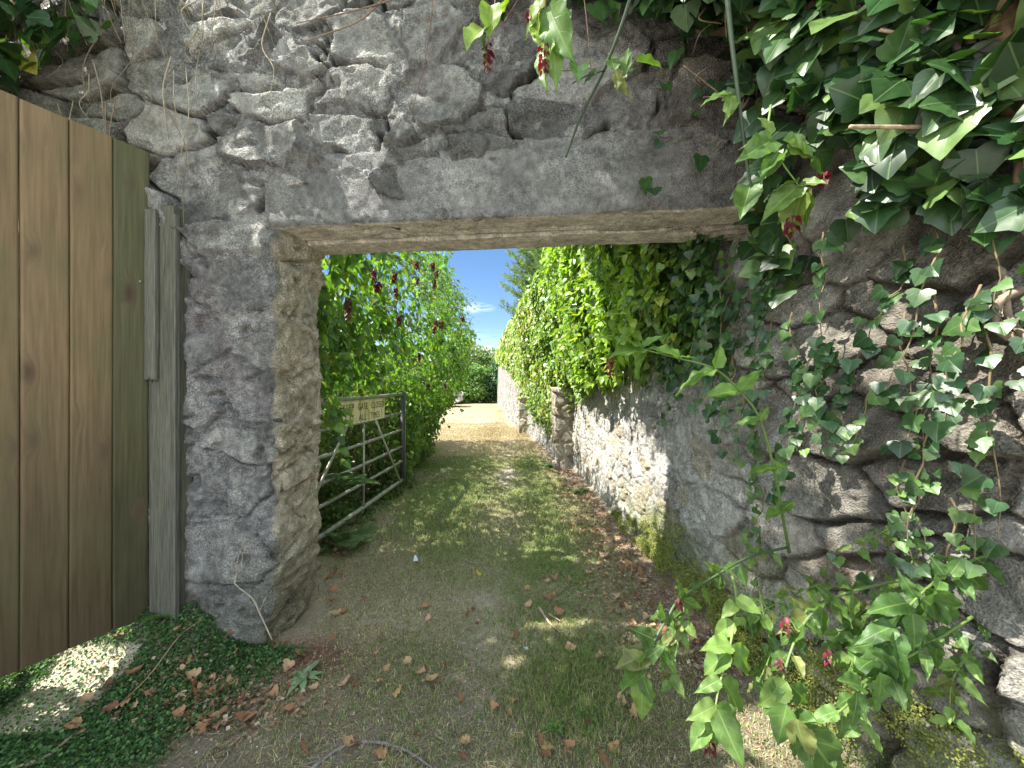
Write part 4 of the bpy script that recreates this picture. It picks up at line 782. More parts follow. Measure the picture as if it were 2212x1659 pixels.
# broken leaf crumbs where the litter gathers
n = 6500; Y = 1.7 + rs.random(n) ** 1.2 * 5; X = wallx(Y) - .12 - np.abs(rs.normal(size=n)) * .26; n2 = 2500; x2 = (rs.normal(size=n2) * 110 + 430 - CX) ; y2 = EYE * F / (np.clip(rs.normal(size=n2) * 42 + 1500, 1400, 1650) - CY); X = np.r_[X, x2 / F * y2]; Y = np.r_[Y, y2]; n = len(X)
P = np.stack([X, Y, gh(X, Y) + rs.uniform(.004, .02, n)], -1); b = Bag(); b.leaves(D_4, P, rs.normal(size=(n, 3)) * [1, 1, .3], nrm(np.array([0, 0, 1.0]) + .5 * rs.normal(size=(n, 3))), rs.uniform(.006, .024, n), pick(n, [(.30, .19, .12), (.22, .14, .09), (.36, .27, .19), (.16, .10, .075), (.42, .35, .27)]))
o = b.build('leaf_litter', M_DRY); tag(o, 'crumbled brown leaf litter along the lane wall and below the bank', 'leaf litter', kind='stuff')
# cut dry straw lying flat
n = 13000; Y = .95 + rs.random(n) ** 1.3 * 3.5; X = rs.uniform(-1.35, 1.1, n); k = X < wallx(Y) - .08; X, Y = X[k], Y[k]; n = len(X); a = rs.random(n) * 6.28; d = np.stack([np.cos(a), np.sin(a), .05 * rs.normal(size=n)], -1); s = np.stack([-d[:, 1], d[:, 0], 0 * a], -1); ln = rs.uniform(.012, .05, n)[:, None]; P = np.stack([X, Y, gh(X, Y) + rs.uniform(.004, .016, n)], -1); w = .0012
V = np.stack([P - s * w, P + s * w, P + d * ln + s * w, P + d * ln - s * w], 1).reshape(-1, 3); b = Bag(); b.add(V, np.array([[0, 1, 2, 3]]) + (np.arange(n) * 4)[:, None], None, np.repeat(pick(n, [(.42, .34, .22), (.33, .25, .16), (.24, .16, .11)]), 4, 0)); o = b.build('dry_straw', M_GRASS); tag(o, 'bits of dry straw and grass clippings strewn over the track', 'straw', kind='stuff')
# pebbles and grit
n = 15000; Y = .9 + rs.random(n) ** 1.8 * 4.5; X = rs.uniform(-2.1, 1.1, n); k = (rs.random(n) < np.clip(.1 + .7 * np.exp(-((X + .12) / .2) ** 2) + ss(1.5, 1.1, Y), 0, 1)) & (X < wallx(Y) - .08); X, Y = X[k], Y[k]; n = len(X)
ico = np.array([(1, 0, 0), (-1, 0, 0), (0, 1, 0), (0, -1, 0), (0, 0, 1), (0, 0, -1)], float); it = np.array([(0, 2, 4), (2, 1, 4), (1, 3, 4), (3, 0, 4), (2, 0, 5), (1, 2, 5), (3, 1, 5), (0, 3, 5)])
R_ = rs.uniform(.0015, .005, n) * np.where(rs.random(n) < .04, 2.2, 1); V = np.stack([X, Y, gh(X, Y) + .002], -1)[:, None] + R_[:, None, None] * ico[None] * rs.uniform(.6, 1.3, (n, 6, 1)) * [1, 1, .7]
b = Bag(); b.add(V.reshape(-1, 3), None, (it[None] + (np.arange(n) * 6)[:, None, None]).reshape(-1, 3), np.repeat(pick(n, [(.3, .29, .27), (.2, .19, .17), (.45, .44, .42), (.15, .13, .11)]), 6, 0)); o = b.build('gravel', M_PEB, smooth=False); tag(o, 'small grey pebbles and grit scattered along the track', 'gravel', kind='stuff')
# creeping ground cover on the bank below the plank gate
n = 60000; X = rs.uniform(-2.35, -.95, n); Y = rs.uniform(1.12, 2.05, n)
bank = ss(-.98, -1.25, X + .28 * (1.9 - Y) + .10 * fbm(P3(X, Y, 0), 5, 3, 811)) * ss(1.15, 1.38, Y + .12 * fbm(P3(X, Y, 3), 4, 3, 813) + .25 * ss(-1.3, -2.2, X) * 0)
k = (rs.random(n) < bank) & (Y < A0[1] + (X + 1.19) * -.1 + .02); k &= ~((X < -1.74) & (X > -2.1) & (Y > 1.47) & (Y < 1.82) & (rs.random(len(X)) < .85)); X, Y = X[k], Y[k]; n = len(X); hb_ = .012 + .02 * (fbm(P3(X, Y, 0), 12, 3, 815) * .5 + .5)
P = np.stack([X, Y, gh(X, Y) + hb_ * rs.uniform(.3, 1.1, n)], -1); N = nrm(np.array([0, 0, 1.0]) + .55 * rs.normal(size=(n, 3))); T = rs.normal(size=(n, 3))
b = Bag(); b.leaves(D_4, P, T, N, rs.uniform(.008, .015, n), pick(n, [(.06, .14, .05), (.08, .17, .055), (.045, .10, .04), (.11, .19, .06)], .3)); o = b.build('ground_cover', M_MOSS); tag(o, 'dark green creeping ground cover on the bank below the plank gate', 'ground cover', kind='stuff')
# moss and creeping leaves heaped against the foot of the lane wall
def mh(y): return np.interp(y, [.5, .9, 1.3, 1.8, 2.1, 2.4, 2.8, 3.1, 3.5, 3.8], [.3, .36, .30, .20, .28, .42, .30, .20, .12, .02]) * (1 + .45 * fbm(P3(y, 0, 0), 4.5, 3, 821))
def msurf(y, t):
    w = np.interp(y, [.5, 1.2, 2.2, 3.0, 3.8], [.28, .18, .085, .06, .03]) * (1 + .9 * fbm(P3(y, 2, 0), 4, 3, 823)); h = mh(y)
    x = wallx(y) - .05 - w * (1 - t) ** .8 * (1 - .25 * t) - .03 * fbm(P3(y, t, 1), 9, 3, 825); return np.stack([x, y, gh(x, y) - .01 + h * t ** 1.2 + .02 * fbm(P3(y, t, 5), 9, 3, 827)], -1)
yy, tt = np.meshgrid(np.linspace(.5, 3.8, 260), np.linspace(0, 1, 26), indexing='ij'); b = Bag(); b.add(msurf(yy, tt).reshape(-1, 3), gridq(260, 26), C=(.045, .06, .02)) if False else None
n = 85000; y = .5 + rs.random(n) * 3.3; t = rs.random(n); k = rs.random(n) < ss(-.12, .22, fbm(P3(y * 1.5, t * .7, 0), 3.4, 5, 829, .62) + .2 * (1 - t)) * ss(0, .12, t + .08 * fbm(P3(y, 0, 7), 14, 3, 831)); y, t = y[k], t[k]; n = len(y); P = msurf(y, t) + rs.normal(size=(n, 3)) * (.005 + .012 * rs.random((n, 1)) ** 4) + np.array([-.008, 0, .006])
N = nrm(np.array([-.8, -.2, .7]) + .5 * rs.normal(size=(n, 3))); b.leaves(D_4, P, rs.normal(size=(n, 3)), N, rs.uniform(.005, .009, n), pick(n, [(.20, .24, .05), (.26, .28, .06), (.14, .18, .045), (.30, .30, .08)])); o = b.build('moss', M_MOSS); tag(o, 'yellow-green moss and creeping leaves heaped at the foot of the lane wall', 'moss', kind='stuff')

# ------------------------------------------------------------------ fallen leaves (single things), variants copied
def dry_tmpl(kind, seed):
    r_ = np.random.default_rng(seed)
    if kind == 'lobed': v, q, t, u = ivy(3, 1.0, -.45, 1.1)
    else: v, q, t, u = ovate(9, 5, .30 + .1 * r_.random(), -.5, -.5, .02, 1.2, .7)
    v = v.copy(); v[:, 2] += .10 * fbm(P3(v[:, 0] * 3, v[:, 1] * 3, seed), 1.2, 2, seed) + .18 * np.abs(v[:, 0]) * r_.uniform(.3, 2); return v, q, t, u
protos = []
cols = [(.34, .19, .11), (.42, .26, .15), (.24, .12, .07), (.46, .31, .19), (.20, .09, .06), (.38, .22, .12)]
for k in range(12):
    v, q, t, u = dry_tmpl('lobed' if k % 3 == 0 else 'ov', 900 + k); c = np.array(cols[k % 6]) * (1 + .25 * (hsh(np.arange(len(v)), seed=k)[:, None] - .5)); b = Bag(); b.add(v - [0, .5, 0], q, t, c, u); protos.append(b.build('fallen_leaf', M_DRY))
used = set()
spots = []
def zone(n, fx, label, group):
    for _ in range(n):
        x, y = fx(); spots.append((x, y, label, group))
def px2g(px, py): Y = EYE * F / (py - CY); return (px - CX) / F * Y, Y
zone(46, lambda: px2g(random.gauss(430, 95), random.gauss(1505, 36)), 'curled brown leaf in the drift below the ground-cover bank', 'leaves drifted below the bank by the plank gate')
def fr_():
    Y = 1.9 + random.random() ** 1.2 * 3.2; return float(wallx(Y)) - abs(random.gauss(.30, .17)) - .12, Y
zone(105, fr_, 'tan leaf in the litter strip along the foot of the lane wall', 'leaf litter along the lane wall')
zone(34, lambda: px2g(random.uniform(560, 1000), random.uniform(1180, 1640)), 'dry leaf lying on the left half of the track near the jamb', 'leaves on the left half of the track')
zone(36, lambda: px2g(random.uniform(1000, 1420), random.uniform(1250, 1650)), 'dry leaf lying on the right half of the track', 'leaves on the right half of the track')
zone(16, lambda: px2g(random.gauss(720, 25), random.uniform(1190, 1330)), 'pale brown leaf tucked behind the foot of the gateway jamb', 'leaves behind the gateway jamb')
zone(16, lambda: px2g(random.uniform(120, 520), random.uniform(1380, 1640)), 'brown leaf resting on the green ground cover', 'leaves on the ground cover')
for k, (x, y, lab, grp) in enumerate(spots):
    pi = k % 12
    if pi in used: o = protos[pi].copy(); sc.collection.objects.link(o)
    else: o = protos[pi]; used.add(pi)
    s = random.uniform(.028, .052) if 'bank' not in grp else random.uniform(.038, .062)
    if k % 3 == 0: s *= 1.15
    o.scale = (s, s, s); o.location = (x, y, float(gh(x, y)) + .012 + (.025 if 'cover' in grp else 0)); o.rotation_euler = (random.gauss(0, .35), random.gauss(0, .35), random.uniform(0, 6.28)); tag(o, lab, 'leaf', grp)
# single odd ones
def odd(px, py, s, col, label, k=1, name='fallen_leaf', cat='leaf', m=None):
    x, y = px2g(px, py); v, q, t, u = dry_tmpl('lobed' if k == 3 else 'ov', 950 + k); b = Bag(); b.add(v - [0, .5, 0], q, t, col, u); o = b.build(name, m or M_DRY); o.scale = (s, s, s); o.location = (x, y, float(gh(x, y)) + .016); o.rotation_euler = (.15, -.1, px * .7); tag(o, label, cat)
odd(1034, 1237, .045, (.55, .45, .08), 'bright yellow curled leaf in the middle of the track', 1); odd(1230, 1402, .05, (.5, .3, .18), 'pointed orange-tan leaf at the end of the broken stick', 3)
odd(822, 1474, .045, (.48, .33, .17), 'rounded ochre leaf left of the track centre', 2); odd(860, 1500 - 2, .05, (.45, .31, .14), 'folded ochre leaf near the grey pebbles in the foreground', 4)
odd(820, 1378, .036, (.25, .15, .1), 'dark brown leaf right of the grey-green weed', 5); odd(752, 1241, .035, (.55, .45, .10), 'small yellow leaf close to the jamb', 6)
odd(898, 1212, .05, (.62, .66, .75), 'scrap of whitish plastic litter left of the track', 7, 'litter_scrap', 'litter', M_RENDER); odd(1134, 1405, .035, (.5, .66, .68), 'crumpled pale blue paper scrap on the track', 8, 'litter_scrap', 'litter', M_RENDER)
odd(1440, 1322, .035, (.7, .72, .78), 'tiny white scrap lying by the mossy wall foot', 9, 'litter_scrap', 'litter', M_RENDER)

# sticks and twigs on the ground
def stick(name, pts, r0, r1, col, label, cat='stick', forks=(), m=None, lift=.01):
    P = []
    for (px, py) in pts: x, y = px2g(px, py); P.append((x, y, float(gh(x, y)) + lift + r0))
    b = Bag(); b.tube(P, r0, r1, 7, 24, C=col, wob=.12)
    for f in forks: b.tube([(px2g(px, py)[0], px2g(px, py)[1], float(gh(*px2g(px, py))) + lift + r0) for px, py in f], r1 * 1.1, r1 * .5, 5, 10, C=col, wob=.1)
    o = b.build(name, m or M_BARK); tag(o, label, cat)
stick('fallen_stick', [(20, 1659), (100, 1640), (150, 1600), (185, 1580)], .009, .006, (.26, .19, .14), 'thick bent stick lying at the bottom left corner')
stick('fallen_stick', [(1165, 1318), (1185, 1345), (1210, 1372)], .008, .004, (.32, .24, .16), 'short broken stick on the right side of the track', forks=[[(1185, 1330), (1212, 1345)]])
stick('fallen_twig', [(1178, 1180), (1225, 1200), (1243, 1230), (1232, 1262), (1205, 1290)], .0045, .002, (.13, .12, .08), 'hooked dark twig curving toward the mossy wall', 'twig')
stick('fallen_twig', [(250, 1540), (320, 1480), (390, 1425), (440, 1400)], .0025, .0012, (.42, .28, .15), 'long thin tan stalk lying across the leaf drift', 'twig', lift=.03)
stick('surface_root', [(640, 1690), (700, 1640), (760, 1604), (830, 1602), (890, 1625), (940, 1660)], .007, .004, (.20, .17, .17), 'grey arched root surfacing at the bottom of the track', 'root', forks=[[(850, 1605), (885, 1640)], [(700, 1640), (650, 1655)]], lift=-.002)
stick('fallen_twig', [(808, 1308 + 45), (812, 1385), (815, 1440)], .002, .001, (.42, .25, .14), 'thin upright-looking orange stalk left of the track', 'twig')
# dead climber stalk against the foot of the pier
b = Bag(); pf = lambda px, py, o_=.03: (lambda Y: at(px, py, Y))(1.90 - (px - 590) * -.0 - o_)
b.tube([pf(588, 1380), pf(560, 1320), pf(545, 1290), pf(505, 1255), pf(520, 1225), pf(525, 1190)], .0035, .0015, 5, 16, C=(.42, .36, .28)); b.tube([pf(508, 1258), pf(515, 1200), pf(530, 1160)], .002, .001, 4, 8, C=(.42, .36, .28)); b.tube([pf(560, 1320), pf(575, 1285)], .002, .001, 4, 6, C=(.42, .36, .28)); o = b.build('dry_stalk', M_BARK); tag(o, 'pale dead plant stalk leaning on the foot of the wall pier', 'stalk')

# ------------------------------------------------------------------ small plants on the ground
def rosette(name, px, py, n, L, wid, cols, label, cat='weed', rise=.35, tm=None, z0=None):
    x, y = px2g(px, py); z = float(gh(x, y)) + .01 if z0 is None else z0; b = Bag(); tm = tm or ovate(10, 5, wid, .4, .45, .08, .6, .55)
    for k in range(n):
        a = k * 2.399 + .4; d = np.array([math.cos(a), math.sin(a), rise * random.uniform(.4, 1.6)]); b.leaves(tm, (x, y, z), d, (0, 0, 1), L * random.uniform(.65, 1.15), pick(1, cols, .1)[0])
    r_ = empty(name, (x, y, z)); tag(r_, label, cat); attach(b.build('leaves', M_LEAF), r_); return r_
rosette('weed_rosette', 655, 1463, 10, .115, .15, [(.20, .30, .17), (.24, .34, .20)], 'grey-green leafy weed rosette at the foot of the jamb')
rosette('weed_rosette', 345, 1408, 9, .075, .22, [(.08, .19, .04), (.1, .22, .05)], 'small bright green weed growing out of the ground cover', rise=.8)
rosette('weed_rosette', 1270, 1545, 12, .055, .3, [(.09, .17, .05), (.12, .2, .05)], 'low green clover-like weed by the tall grass in the foreground')
rosette('weed_rosette', 1200, 1575, 10, .05, .3, [(.10, .19, .05)], 'pale little weed left of the hanging branch tips', rise=.6)
rosette('weed_rosette', 1190, 1010, 14, .16, .2, [(.10, .18, .10), (.12, .2, .12)], 'bluish weed clump at the foot of the nearer buttress', rise=1)
rosette('weed_rosette', 1255, 1065, 12, .12, .25, [(.08, .17, .05)], 'low weed clump against the lit lane wall', rise=.7)
# unseen growth added behind the plank gate to stop light at its gap
n = 1500; P = np.stack([rs.uniform(-2.5, -2.2, n), rs.uniform(.7, 1.62, n), rs.random(n) * .5], -1); b = Bag(); b.leaves(L_MD, P, rs.normal(size=(n, 3)), rs.normal(size=(n, 3)) + [-1, 0, .6], rs.uniform(.06, .1, n), pick(n, GREEN_H)); o = b.build('undergrowth', M_LEAFLO); tag(o, 'unseen weedy growth added behind the plank gate to stop light', 'undergrowth', kind='stuff')
# fern behind the field gate
def fern(px, py, Y, n, L, label, dirs):
    r_ = empty('fern', tuple(at(px, py, Y))); tag(r_, label, 'fern'); p0 = at(px, py, Y)
    for dx, dy, dz in dirs:
        b = Bag(); d = nrm(np.array([dx, dy, dz], float)); pts = np.array([p0 + d * L * t + np.array([0, 0, -.4 * L * t * t]) for t in np.linspace(0, 1, n)]); b.tube(pts, .002, .0008, 4, C=(.14, .17, .05)); sd = nrm(np.cross(d, [0, 0, 1]))
        for t in range(2, n):
            w = L * .34 * math.sin(math.pi * min(.97, (t / n)) ** .8) + .008
            for s in (-1, 1): b.leaves(ovate(6, 3, .11, .1, .1, .25, 0, .6), pts[t], sd * s + d * .35, (0, -.2, 1), w, pick(1, [(.12, .19, .07), (.10, .17, .06)])[0])
        attach(b.build('frond', M_LEAF), r_)
fern(742, 1165, 3.15, 22, .34, 'feathery green fern under the open field gate', [(.9, -.35, .55), (.5, -.7, .5), (.1, -.6, .7), (.7, .4, .5)])
fern(735, 1050, 3.3, 20, .36, 'shaded fern behind the field gate bars', [(.7, -.3, .7), (.2, -.5, .8), (.9, .3, .4)])
# undergrowth leaves behind the gate
b = Bag(); n = 2600; y = rs.uniform(2.4, 5.2, n); z = rs.exponential(.22, n) ; x = gx(y) - .12 - rs.random(n) * .45 + .22 * ss(.25, .0, z); z = z + gh(x, y); P = np.stack([x, y, z], -1); b.leaves(L_MD, P, rs.normal(size=(n, 3)) + [.6, -.3, 0], nrm(np.array([.3, -.2, 1]) + .5 * rs.normal(size=(n, 3))), rs.uniform(.03, .07, n), pick(n, [(.07, .14, .03), (.10, .18, .04), (.05, .10, .03)])); o = b.build('undergrowth', M_LEAFLO); tag(o, 'low leafy undergrowth around the bottom bars of the field gate', 'undergrowth', kind='stuff')

# ------------------------------------------------------------------ near ivy, stems and roots on the right
near = empty('wall_ivy', (1.35, 1.2, 1.3)); tag(near, 'large-leaved dark ivy hanging over the upper right of the near wall', 'ivy')
ib = Bag(); n = 3100; Y = .42 + rs.random(n) * 1.42; z = 1.62 + rs.random(n) ** .9 * 1.65
zl = 1.78 + .22 * fbm(P3(Y, 0, 0), 2.6, 3, 901) - .25 * ss(1.3, 1.8, Y); th = np.interp(z, [1.4, 1.9, 2.4, 3.2], [.06, .20, .36, .50]) + .10 * fbm(P3(Y, z, 0), 3, 3, 903); th = th * ss(1.95, 1.35, Y) + .04
k = (z > zl) & ~((Y > 1.28) & (rs.random(n) < .80)) & (fbm(P3(Y, z, 9), 3.2, 3, 905) > -.40); Y, z, th = Y[k], z[k], th[k]; n = len(Y); dep = np.minimum(rs.exponential(.05, n), .25); X = wallx(Y) - th + dep
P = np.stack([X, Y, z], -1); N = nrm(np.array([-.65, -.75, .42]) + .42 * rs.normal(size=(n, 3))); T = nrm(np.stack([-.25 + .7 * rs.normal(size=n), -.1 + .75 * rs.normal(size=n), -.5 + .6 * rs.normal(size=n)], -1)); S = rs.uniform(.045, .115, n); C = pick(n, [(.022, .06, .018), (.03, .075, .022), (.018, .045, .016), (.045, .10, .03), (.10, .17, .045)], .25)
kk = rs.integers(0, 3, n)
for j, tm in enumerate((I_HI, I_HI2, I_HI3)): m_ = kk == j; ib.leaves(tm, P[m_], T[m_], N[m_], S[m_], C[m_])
# over the top of the arch, right part
n = 420; s_ = 1.0 + rs.random(n) ** .8 * 1.6; z = 3.02 - .28 * ss(1.3, 2.2, s_) + rs.random(n) * .55; off = .03 + rs.random(n) * .22; P = A0 + TW * s_[:, None] + NW * off[:, None]; P[:, 2] = z; N = nrm(np.array([-.2, -1, .5]) + .45 * rs.normal(size=(n, 3))); T = nrm(np.array([0, -.2, -1.0]) + .5 * rs.normal(size=(n, 3))); ib.leaves(I_HI, P, T, N, rs.uniform(.06, .11, n), pick(n, GREEN_D)); 
n = 1500; P = np.stack([rs.uniform(.55, 1.7, n), rs.uniform(1.22, 1.75, n), rs.uniform(2.75, 3.7, n)], -1); P = P[(P[:, 2] - EYE) / P[:, 1] > 1.0 - .05 * rs.random(n)]; n = len(P); ib.leaves(I_HI, P, nrm(np.array([0, -.2, -.7]) + .6 * rs.normal(size=(n, 3))), nrm(np.array([-.2, -.6, .8]) + .5 * rs.normal(size=(n, 3))), rs.uniform(.07, .12, n), pick(n, GREEN_D))  # unseen ivy leaves added above the view to shade the lintel's right end
# scattered leaves on the dark wall above the lintel's right end
n = 34; s_ = 1.75 + rs.random(n) * .9; z = 2.15 + rs.random(n) * .9; P = A0 + TW * s_[:, None] + NW * (.04 + .06 * rs.random(n))[:, None]; P[:, 2] = z; ib.leaves(I_HI2, P, nrm(np.array([0, -.2, -1.0]) + .5 * rs.normal(size=(n, 3))), nrm(np.array([-.2, -1, .4]) + .4 * rs.normal(size=(n, 3))), rs.uniform(.045, .08, n), pick(n, GREEN_D)); n = 0
attach(ib.build('leaves', M_IVY), near)
# trailing strands lower down on the near and middle wall
tr_ = Bag(); tl = Bag()
def strand(p0, L, n=9, size=(.03, .055), cols=GREEN_D, lean=.15):
    p0 = np.array(p0, float); pts = [p0]
    for k in range(n): pts.append(pts[-1] + np.array([random.gauss(-.005, .012), random.gauss(0, lean * L / n), -L / n * random.uniform(.6, 1.2)]))
    tr_.tube(pts, .0035, .0012, 5, n * 2, C=(.17, .13, .07))
    for k in range(1, n + 1):
        for q in range(random.choice((1, 2))): tl.leaves(random.choice((I_HI2, I_HI)), pts[k] + rs.normal(size=3) * .012 + [-.01, 0, 0], np.array([-.3, random.gauss(0, .8), -.8]), np.array([-.9, -.45, .4]) + .3 * rs.normal(size=3), random.uniform(*size), pick(1, cols)[0])
for k in range(32):
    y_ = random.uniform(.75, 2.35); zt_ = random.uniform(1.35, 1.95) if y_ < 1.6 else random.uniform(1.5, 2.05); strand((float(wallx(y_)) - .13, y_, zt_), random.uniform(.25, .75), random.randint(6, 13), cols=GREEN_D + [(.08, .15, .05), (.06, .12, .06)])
for k in range(14):
    y_ = random.uniform(.9, 1.8); strand((float(wallx(y_)) - .14, y_, random.uniform(.7, 1.3)), random.uniform(.2, .5), 7, (.02, .042), [(.08, .15, .04), (.12, .2, .05), (.05, .10, .04)])
# dark shade-side ivy just behind the lintel
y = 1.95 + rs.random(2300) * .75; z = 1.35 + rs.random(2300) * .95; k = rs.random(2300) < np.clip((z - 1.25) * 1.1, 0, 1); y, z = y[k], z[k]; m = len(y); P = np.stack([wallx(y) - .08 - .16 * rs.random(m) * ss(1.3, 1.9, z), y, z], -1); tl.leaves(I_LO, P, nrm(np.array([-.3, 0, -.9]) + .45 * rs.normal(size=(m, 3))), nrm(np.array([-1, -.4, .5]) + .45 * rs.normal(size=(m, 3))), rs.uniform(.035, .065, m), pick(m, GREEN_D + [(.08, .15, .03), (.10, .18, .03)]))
attach(tl.build('leaves', M_IVY), near); attach(tr_.build('stems', M_BARK), near)
# old gnarled ivy roots in the shade above the lintel and among the leaves
rb = Bag()
def root(pts, r0, r1, c=(.17, .12, .08)):
    q_ = Bag()
    q_.tube([at(*q) for q in pts], r0, r1, 9, 40, C=c, wob=.10)
    attach(q_.build('root', M_BARK), near)
root([(1500, 70, 1.64), (1600, 60, 1.6), (1700, 30, 1.5), (1790, 20, 1.42), (1870, 55, 1.36), (1900, 110, 1.33)], .014, .035); root([(1640, 70, 1.6), (1700, 50, 1.55), (1760, 70, 1.5), (1720, 120, 1.5), (1735, 170, 1.5)], .010, .016)
root([(1560, 40, 1.6), (1680, 75, 1.55), (1740, 40, 1.5), (1860, 10, 1.4), (1950, 0, 1.3)], .008, .014); root([(1740, 75, 1.5), (1700, 140, 1.5), (1630, 170, 1.55), (1560, 200, 1.6)], .010, .004)
root([(1640, 215, 1.58), (1730, 235, 1.5), (1830, 225, 1.42)], .007, .010, (.10, .08, .05)); root([(1585, 205, 1.6), (1608, 170, 1.58), (1650, 150, 1.56)], .003, .002, (.38, .28, .16)); root([(1585, 205, 1.6), (1600, 208, 1.6), (1630, 170, 1.58), (1652, 168, 1.57), (1655, 195, 1.57)], .003, .003, (.36, .27, .16))
for k in range(26):
    x0, y0_ = random.uniform(1930, 2060), random.uniform(290, 360); root([(x0, y0_, 1.12), (x0 + random.uniform(-40, 40), y0_ + random.uniform(5, 30), 1.1), (x0 + random.uniform(-30, 90), y0_ + random.uniform(20, 70), 1.12)], random.uniform(.003, .007), .002, random.choice([(.30, .2, .1), (.22, .15, .09), (.36, .26, .14)]))
root([(2140, 570, 1.05), (2170, 590, 1.0), (2180, 680, 1.0), (2230, 740, .95)], .006, .008, (.24, .19, .14)); root([(2212, 620, .98), (2160, 650, 1.0), (2150, 700, 1.02), (2190, 730, 1.0), (2240, 770, .98)], .010, .012, (.26, .20, .15))
for k in range(30):
    x0, y0_ = random.uniform(1480, 2150), random.uniform(0, 260); root([(x0, y0_, 1.5), (x0 + random.uniform(-40, 40), y0_ + random.uniform(-20, 40), 1.45), (x0 + random.uniform(-80, 80), y0_ + random.uniform(-20, 80), 1.5)], random.uniform(.002, .006), .002, random.choice([(.14, .09, .06), (.2, .14, .09), (.10, .07, .05)]))
shr = empty('woody_shrub', tuple(at(2180, 300, .92))); tag(shr, 'brown woody trunk with cut twigs rising at the top right corner', 'shrub')
b = Bag(); b.tube([at(2212, 330, .97), at(2195, 250, .95), at(2190, 180, .93), at(2178, 60, .92), at(2172, -120, .92)], .028, .036, 12, 26, C=(.20, .125, .075), wob=.09); b.tube([at(2208, 400, .93), at(2225, 200, .92), at(2215, 40, .9)], .016, .02, 9, 14, C=(.17, .11, .07), wob=.09); attach(b.build('trunk', M_BARK), shr)
b = Bag(); b.tube([at(2128, 165, .98), at(2085, 60, 1.0), at(2050, -20, 1.02)], .010, .009, 8, 12, C=(.30, .21, .15), wob=.05); b.tube([at(2100, 175, .97), at(2060, 90, .98), at(2020, 40, 1.0)], .008, .008, 8, 10, C=(.10, .07, .06), wob=.05); b.tube([at(2110, 120, 1.0), at(2020, 85, 1.03), at(1900, 62, 1.06)], .0055, .004, 7, 12, C=(.36, .26, .18)); b.tube([at(2010, 75, 1.03), at(1985, 20, 1.05), at(1950, -10, 1.06)], .004, .003, 6, 8, C=(.34, .24, .17))
b.tube([at(2080, 268, 1.0), at(1960, 272, 1.02), at(1836, 271, 1.0)], .006, .0045, 8, 10, C=(.40, .30, .20)); b.tube([at(2040, 330, 1.0), at(2080, 280, .98), at(2130, 250, .97)], .004, .003, 6, 8, C=(.25, .22, .15)); attach(b.build('branches', M_BARK), shr)

# ------------------------------------------------------------------ arching sprays of the flowering shrub in the foreground
TMS = (L_HI, L_HI2, L_HI3)
def spray(name, label, cat, stem, leafs, flowers=(), r0=.004, r1=.002, col=(.12, .19, .05), lcols=GREEN_P, auto=None, twigs=(), m=M_STEM, group=None):
    """stem: (px,py,Y) along the shoot; leafs: (base px,py, tip px,py, Y) each; auto=(count,size) fills in pairs"""
    root_ = empty(name, tuple(at(*stem[0]))); tag(root_, label, cat, group); sb_ = Bag(); pts = [at(*q) for q in stem]; sb_.tube(pts, r0, r1, 8, 6 * len(pts), C=col)
    for tw in twigs: sb_.tube([at(*q) for q in tw], r1 * .8, r1 * .5, 6, 5 * len(tw), C=col)
    lf = Bag()
    for k, (bx, by, tx, ty, Y) in enumerate(leafs):
        p0 = at(bx, by, Y); p1 = at(tx, ty, Y - random.uniform(-.02, .05)); d = p1 - p0; L = np.linalg.norm(d); d = d * (.84 if L > .075 else 1) + rs.normal(size=3) * .12 * L; L = np.linalg.norm(d); N = np.array([-.45, -.65, .8]) + .42 * rs.normal(size=3)
        lf.leaves(TMS[k % 3], p0, d + [0, 0, .12 * L], N, L * 1.03, pick(1, lcols, .12)[0])
    if auto:
        cnt, size = auto; c = catmull(pts, cnt + 1)
        for k in range(1, cnt + 1):
            dr = nrm(c[k] - c[k - 1]); sd = nrm(np.cross(dr, [0, 0, 1.0]) + .01); sd = sd if k % 2 else nrm(np.cross(dr, sd))
            for s in (-1, 1):
                L = size * random.uniform(.6, 1.15); d = sd * s * .75 + dr * .45 + np.array([0, 0, -.55]) + .2 * rs.normal(size=3); p0 = c[k]; pe = p0 + nrm(d) * .012; sb_.tube([p0, pe], .0012, .001, 4, C=col)
                lf.leaves(random.choice(TMS), pe, d, np.array([-.35, -.5, .9]) + .35 * rs.normal(size=3), L, pick(1, lcols, .14)[0])
    sb_o = attach(sb_.build('stem', m), root_)
    if lf.V: attach(lf.build('leaves', M_LEAF), root_)
    for (px, py, Y, L, w) in flowers:
        b_ = Bag(); raceme(b_, at(px, py, Y), L, w, k=6, cols=((.10, .008, .02), (.14, .012, .028), (.07, .006, .014), (.13, .03, .03))); attach(b_.build('flower_spike', M_FLOW), root_)
    return root_
DG = (.035, .055, .03)
spray('flowering_spray', 'arching green stem reaching left over the mossy foot, tipped with lit leaves', 'branch', [(1700, 1180, 1.42), (1620, 1200, 1.32), (1540, 1245, 1.22), (1470, 1290, 1.12), (1440, 1335, 1.08), (1405, 1400, 1.04), (1390, 1470, 1.02)],
      [(1392, 1420, 1350, 1400, 1.03), (1392, 1425, 1440, 1375, 1.03), (1388, 1450, 1335, 1505, 1.02), (1388, 1455, 1410, 1560, 1.0), (1392, 1460, 1362, 1600, 1.0), (1440, 1335, 1425, 1290, 1.08), (1470, 1290, 1480, 1255, 1.1), (1472, 1290, 1520, 1330, 1.1), (1440, 1340, 1490, 1375, 1.07), (1415, 1380, 1350, 1370, 1.05), (1415, 1385, 1465, 1440, 1.05), (1400, 1410, 1335, 1440, 1.04)],
      [(1466, 1290, 1.1, .03, .018)], r0=.005, r1=.0025, auto=(9, .06), col=(.07, .12, .05))
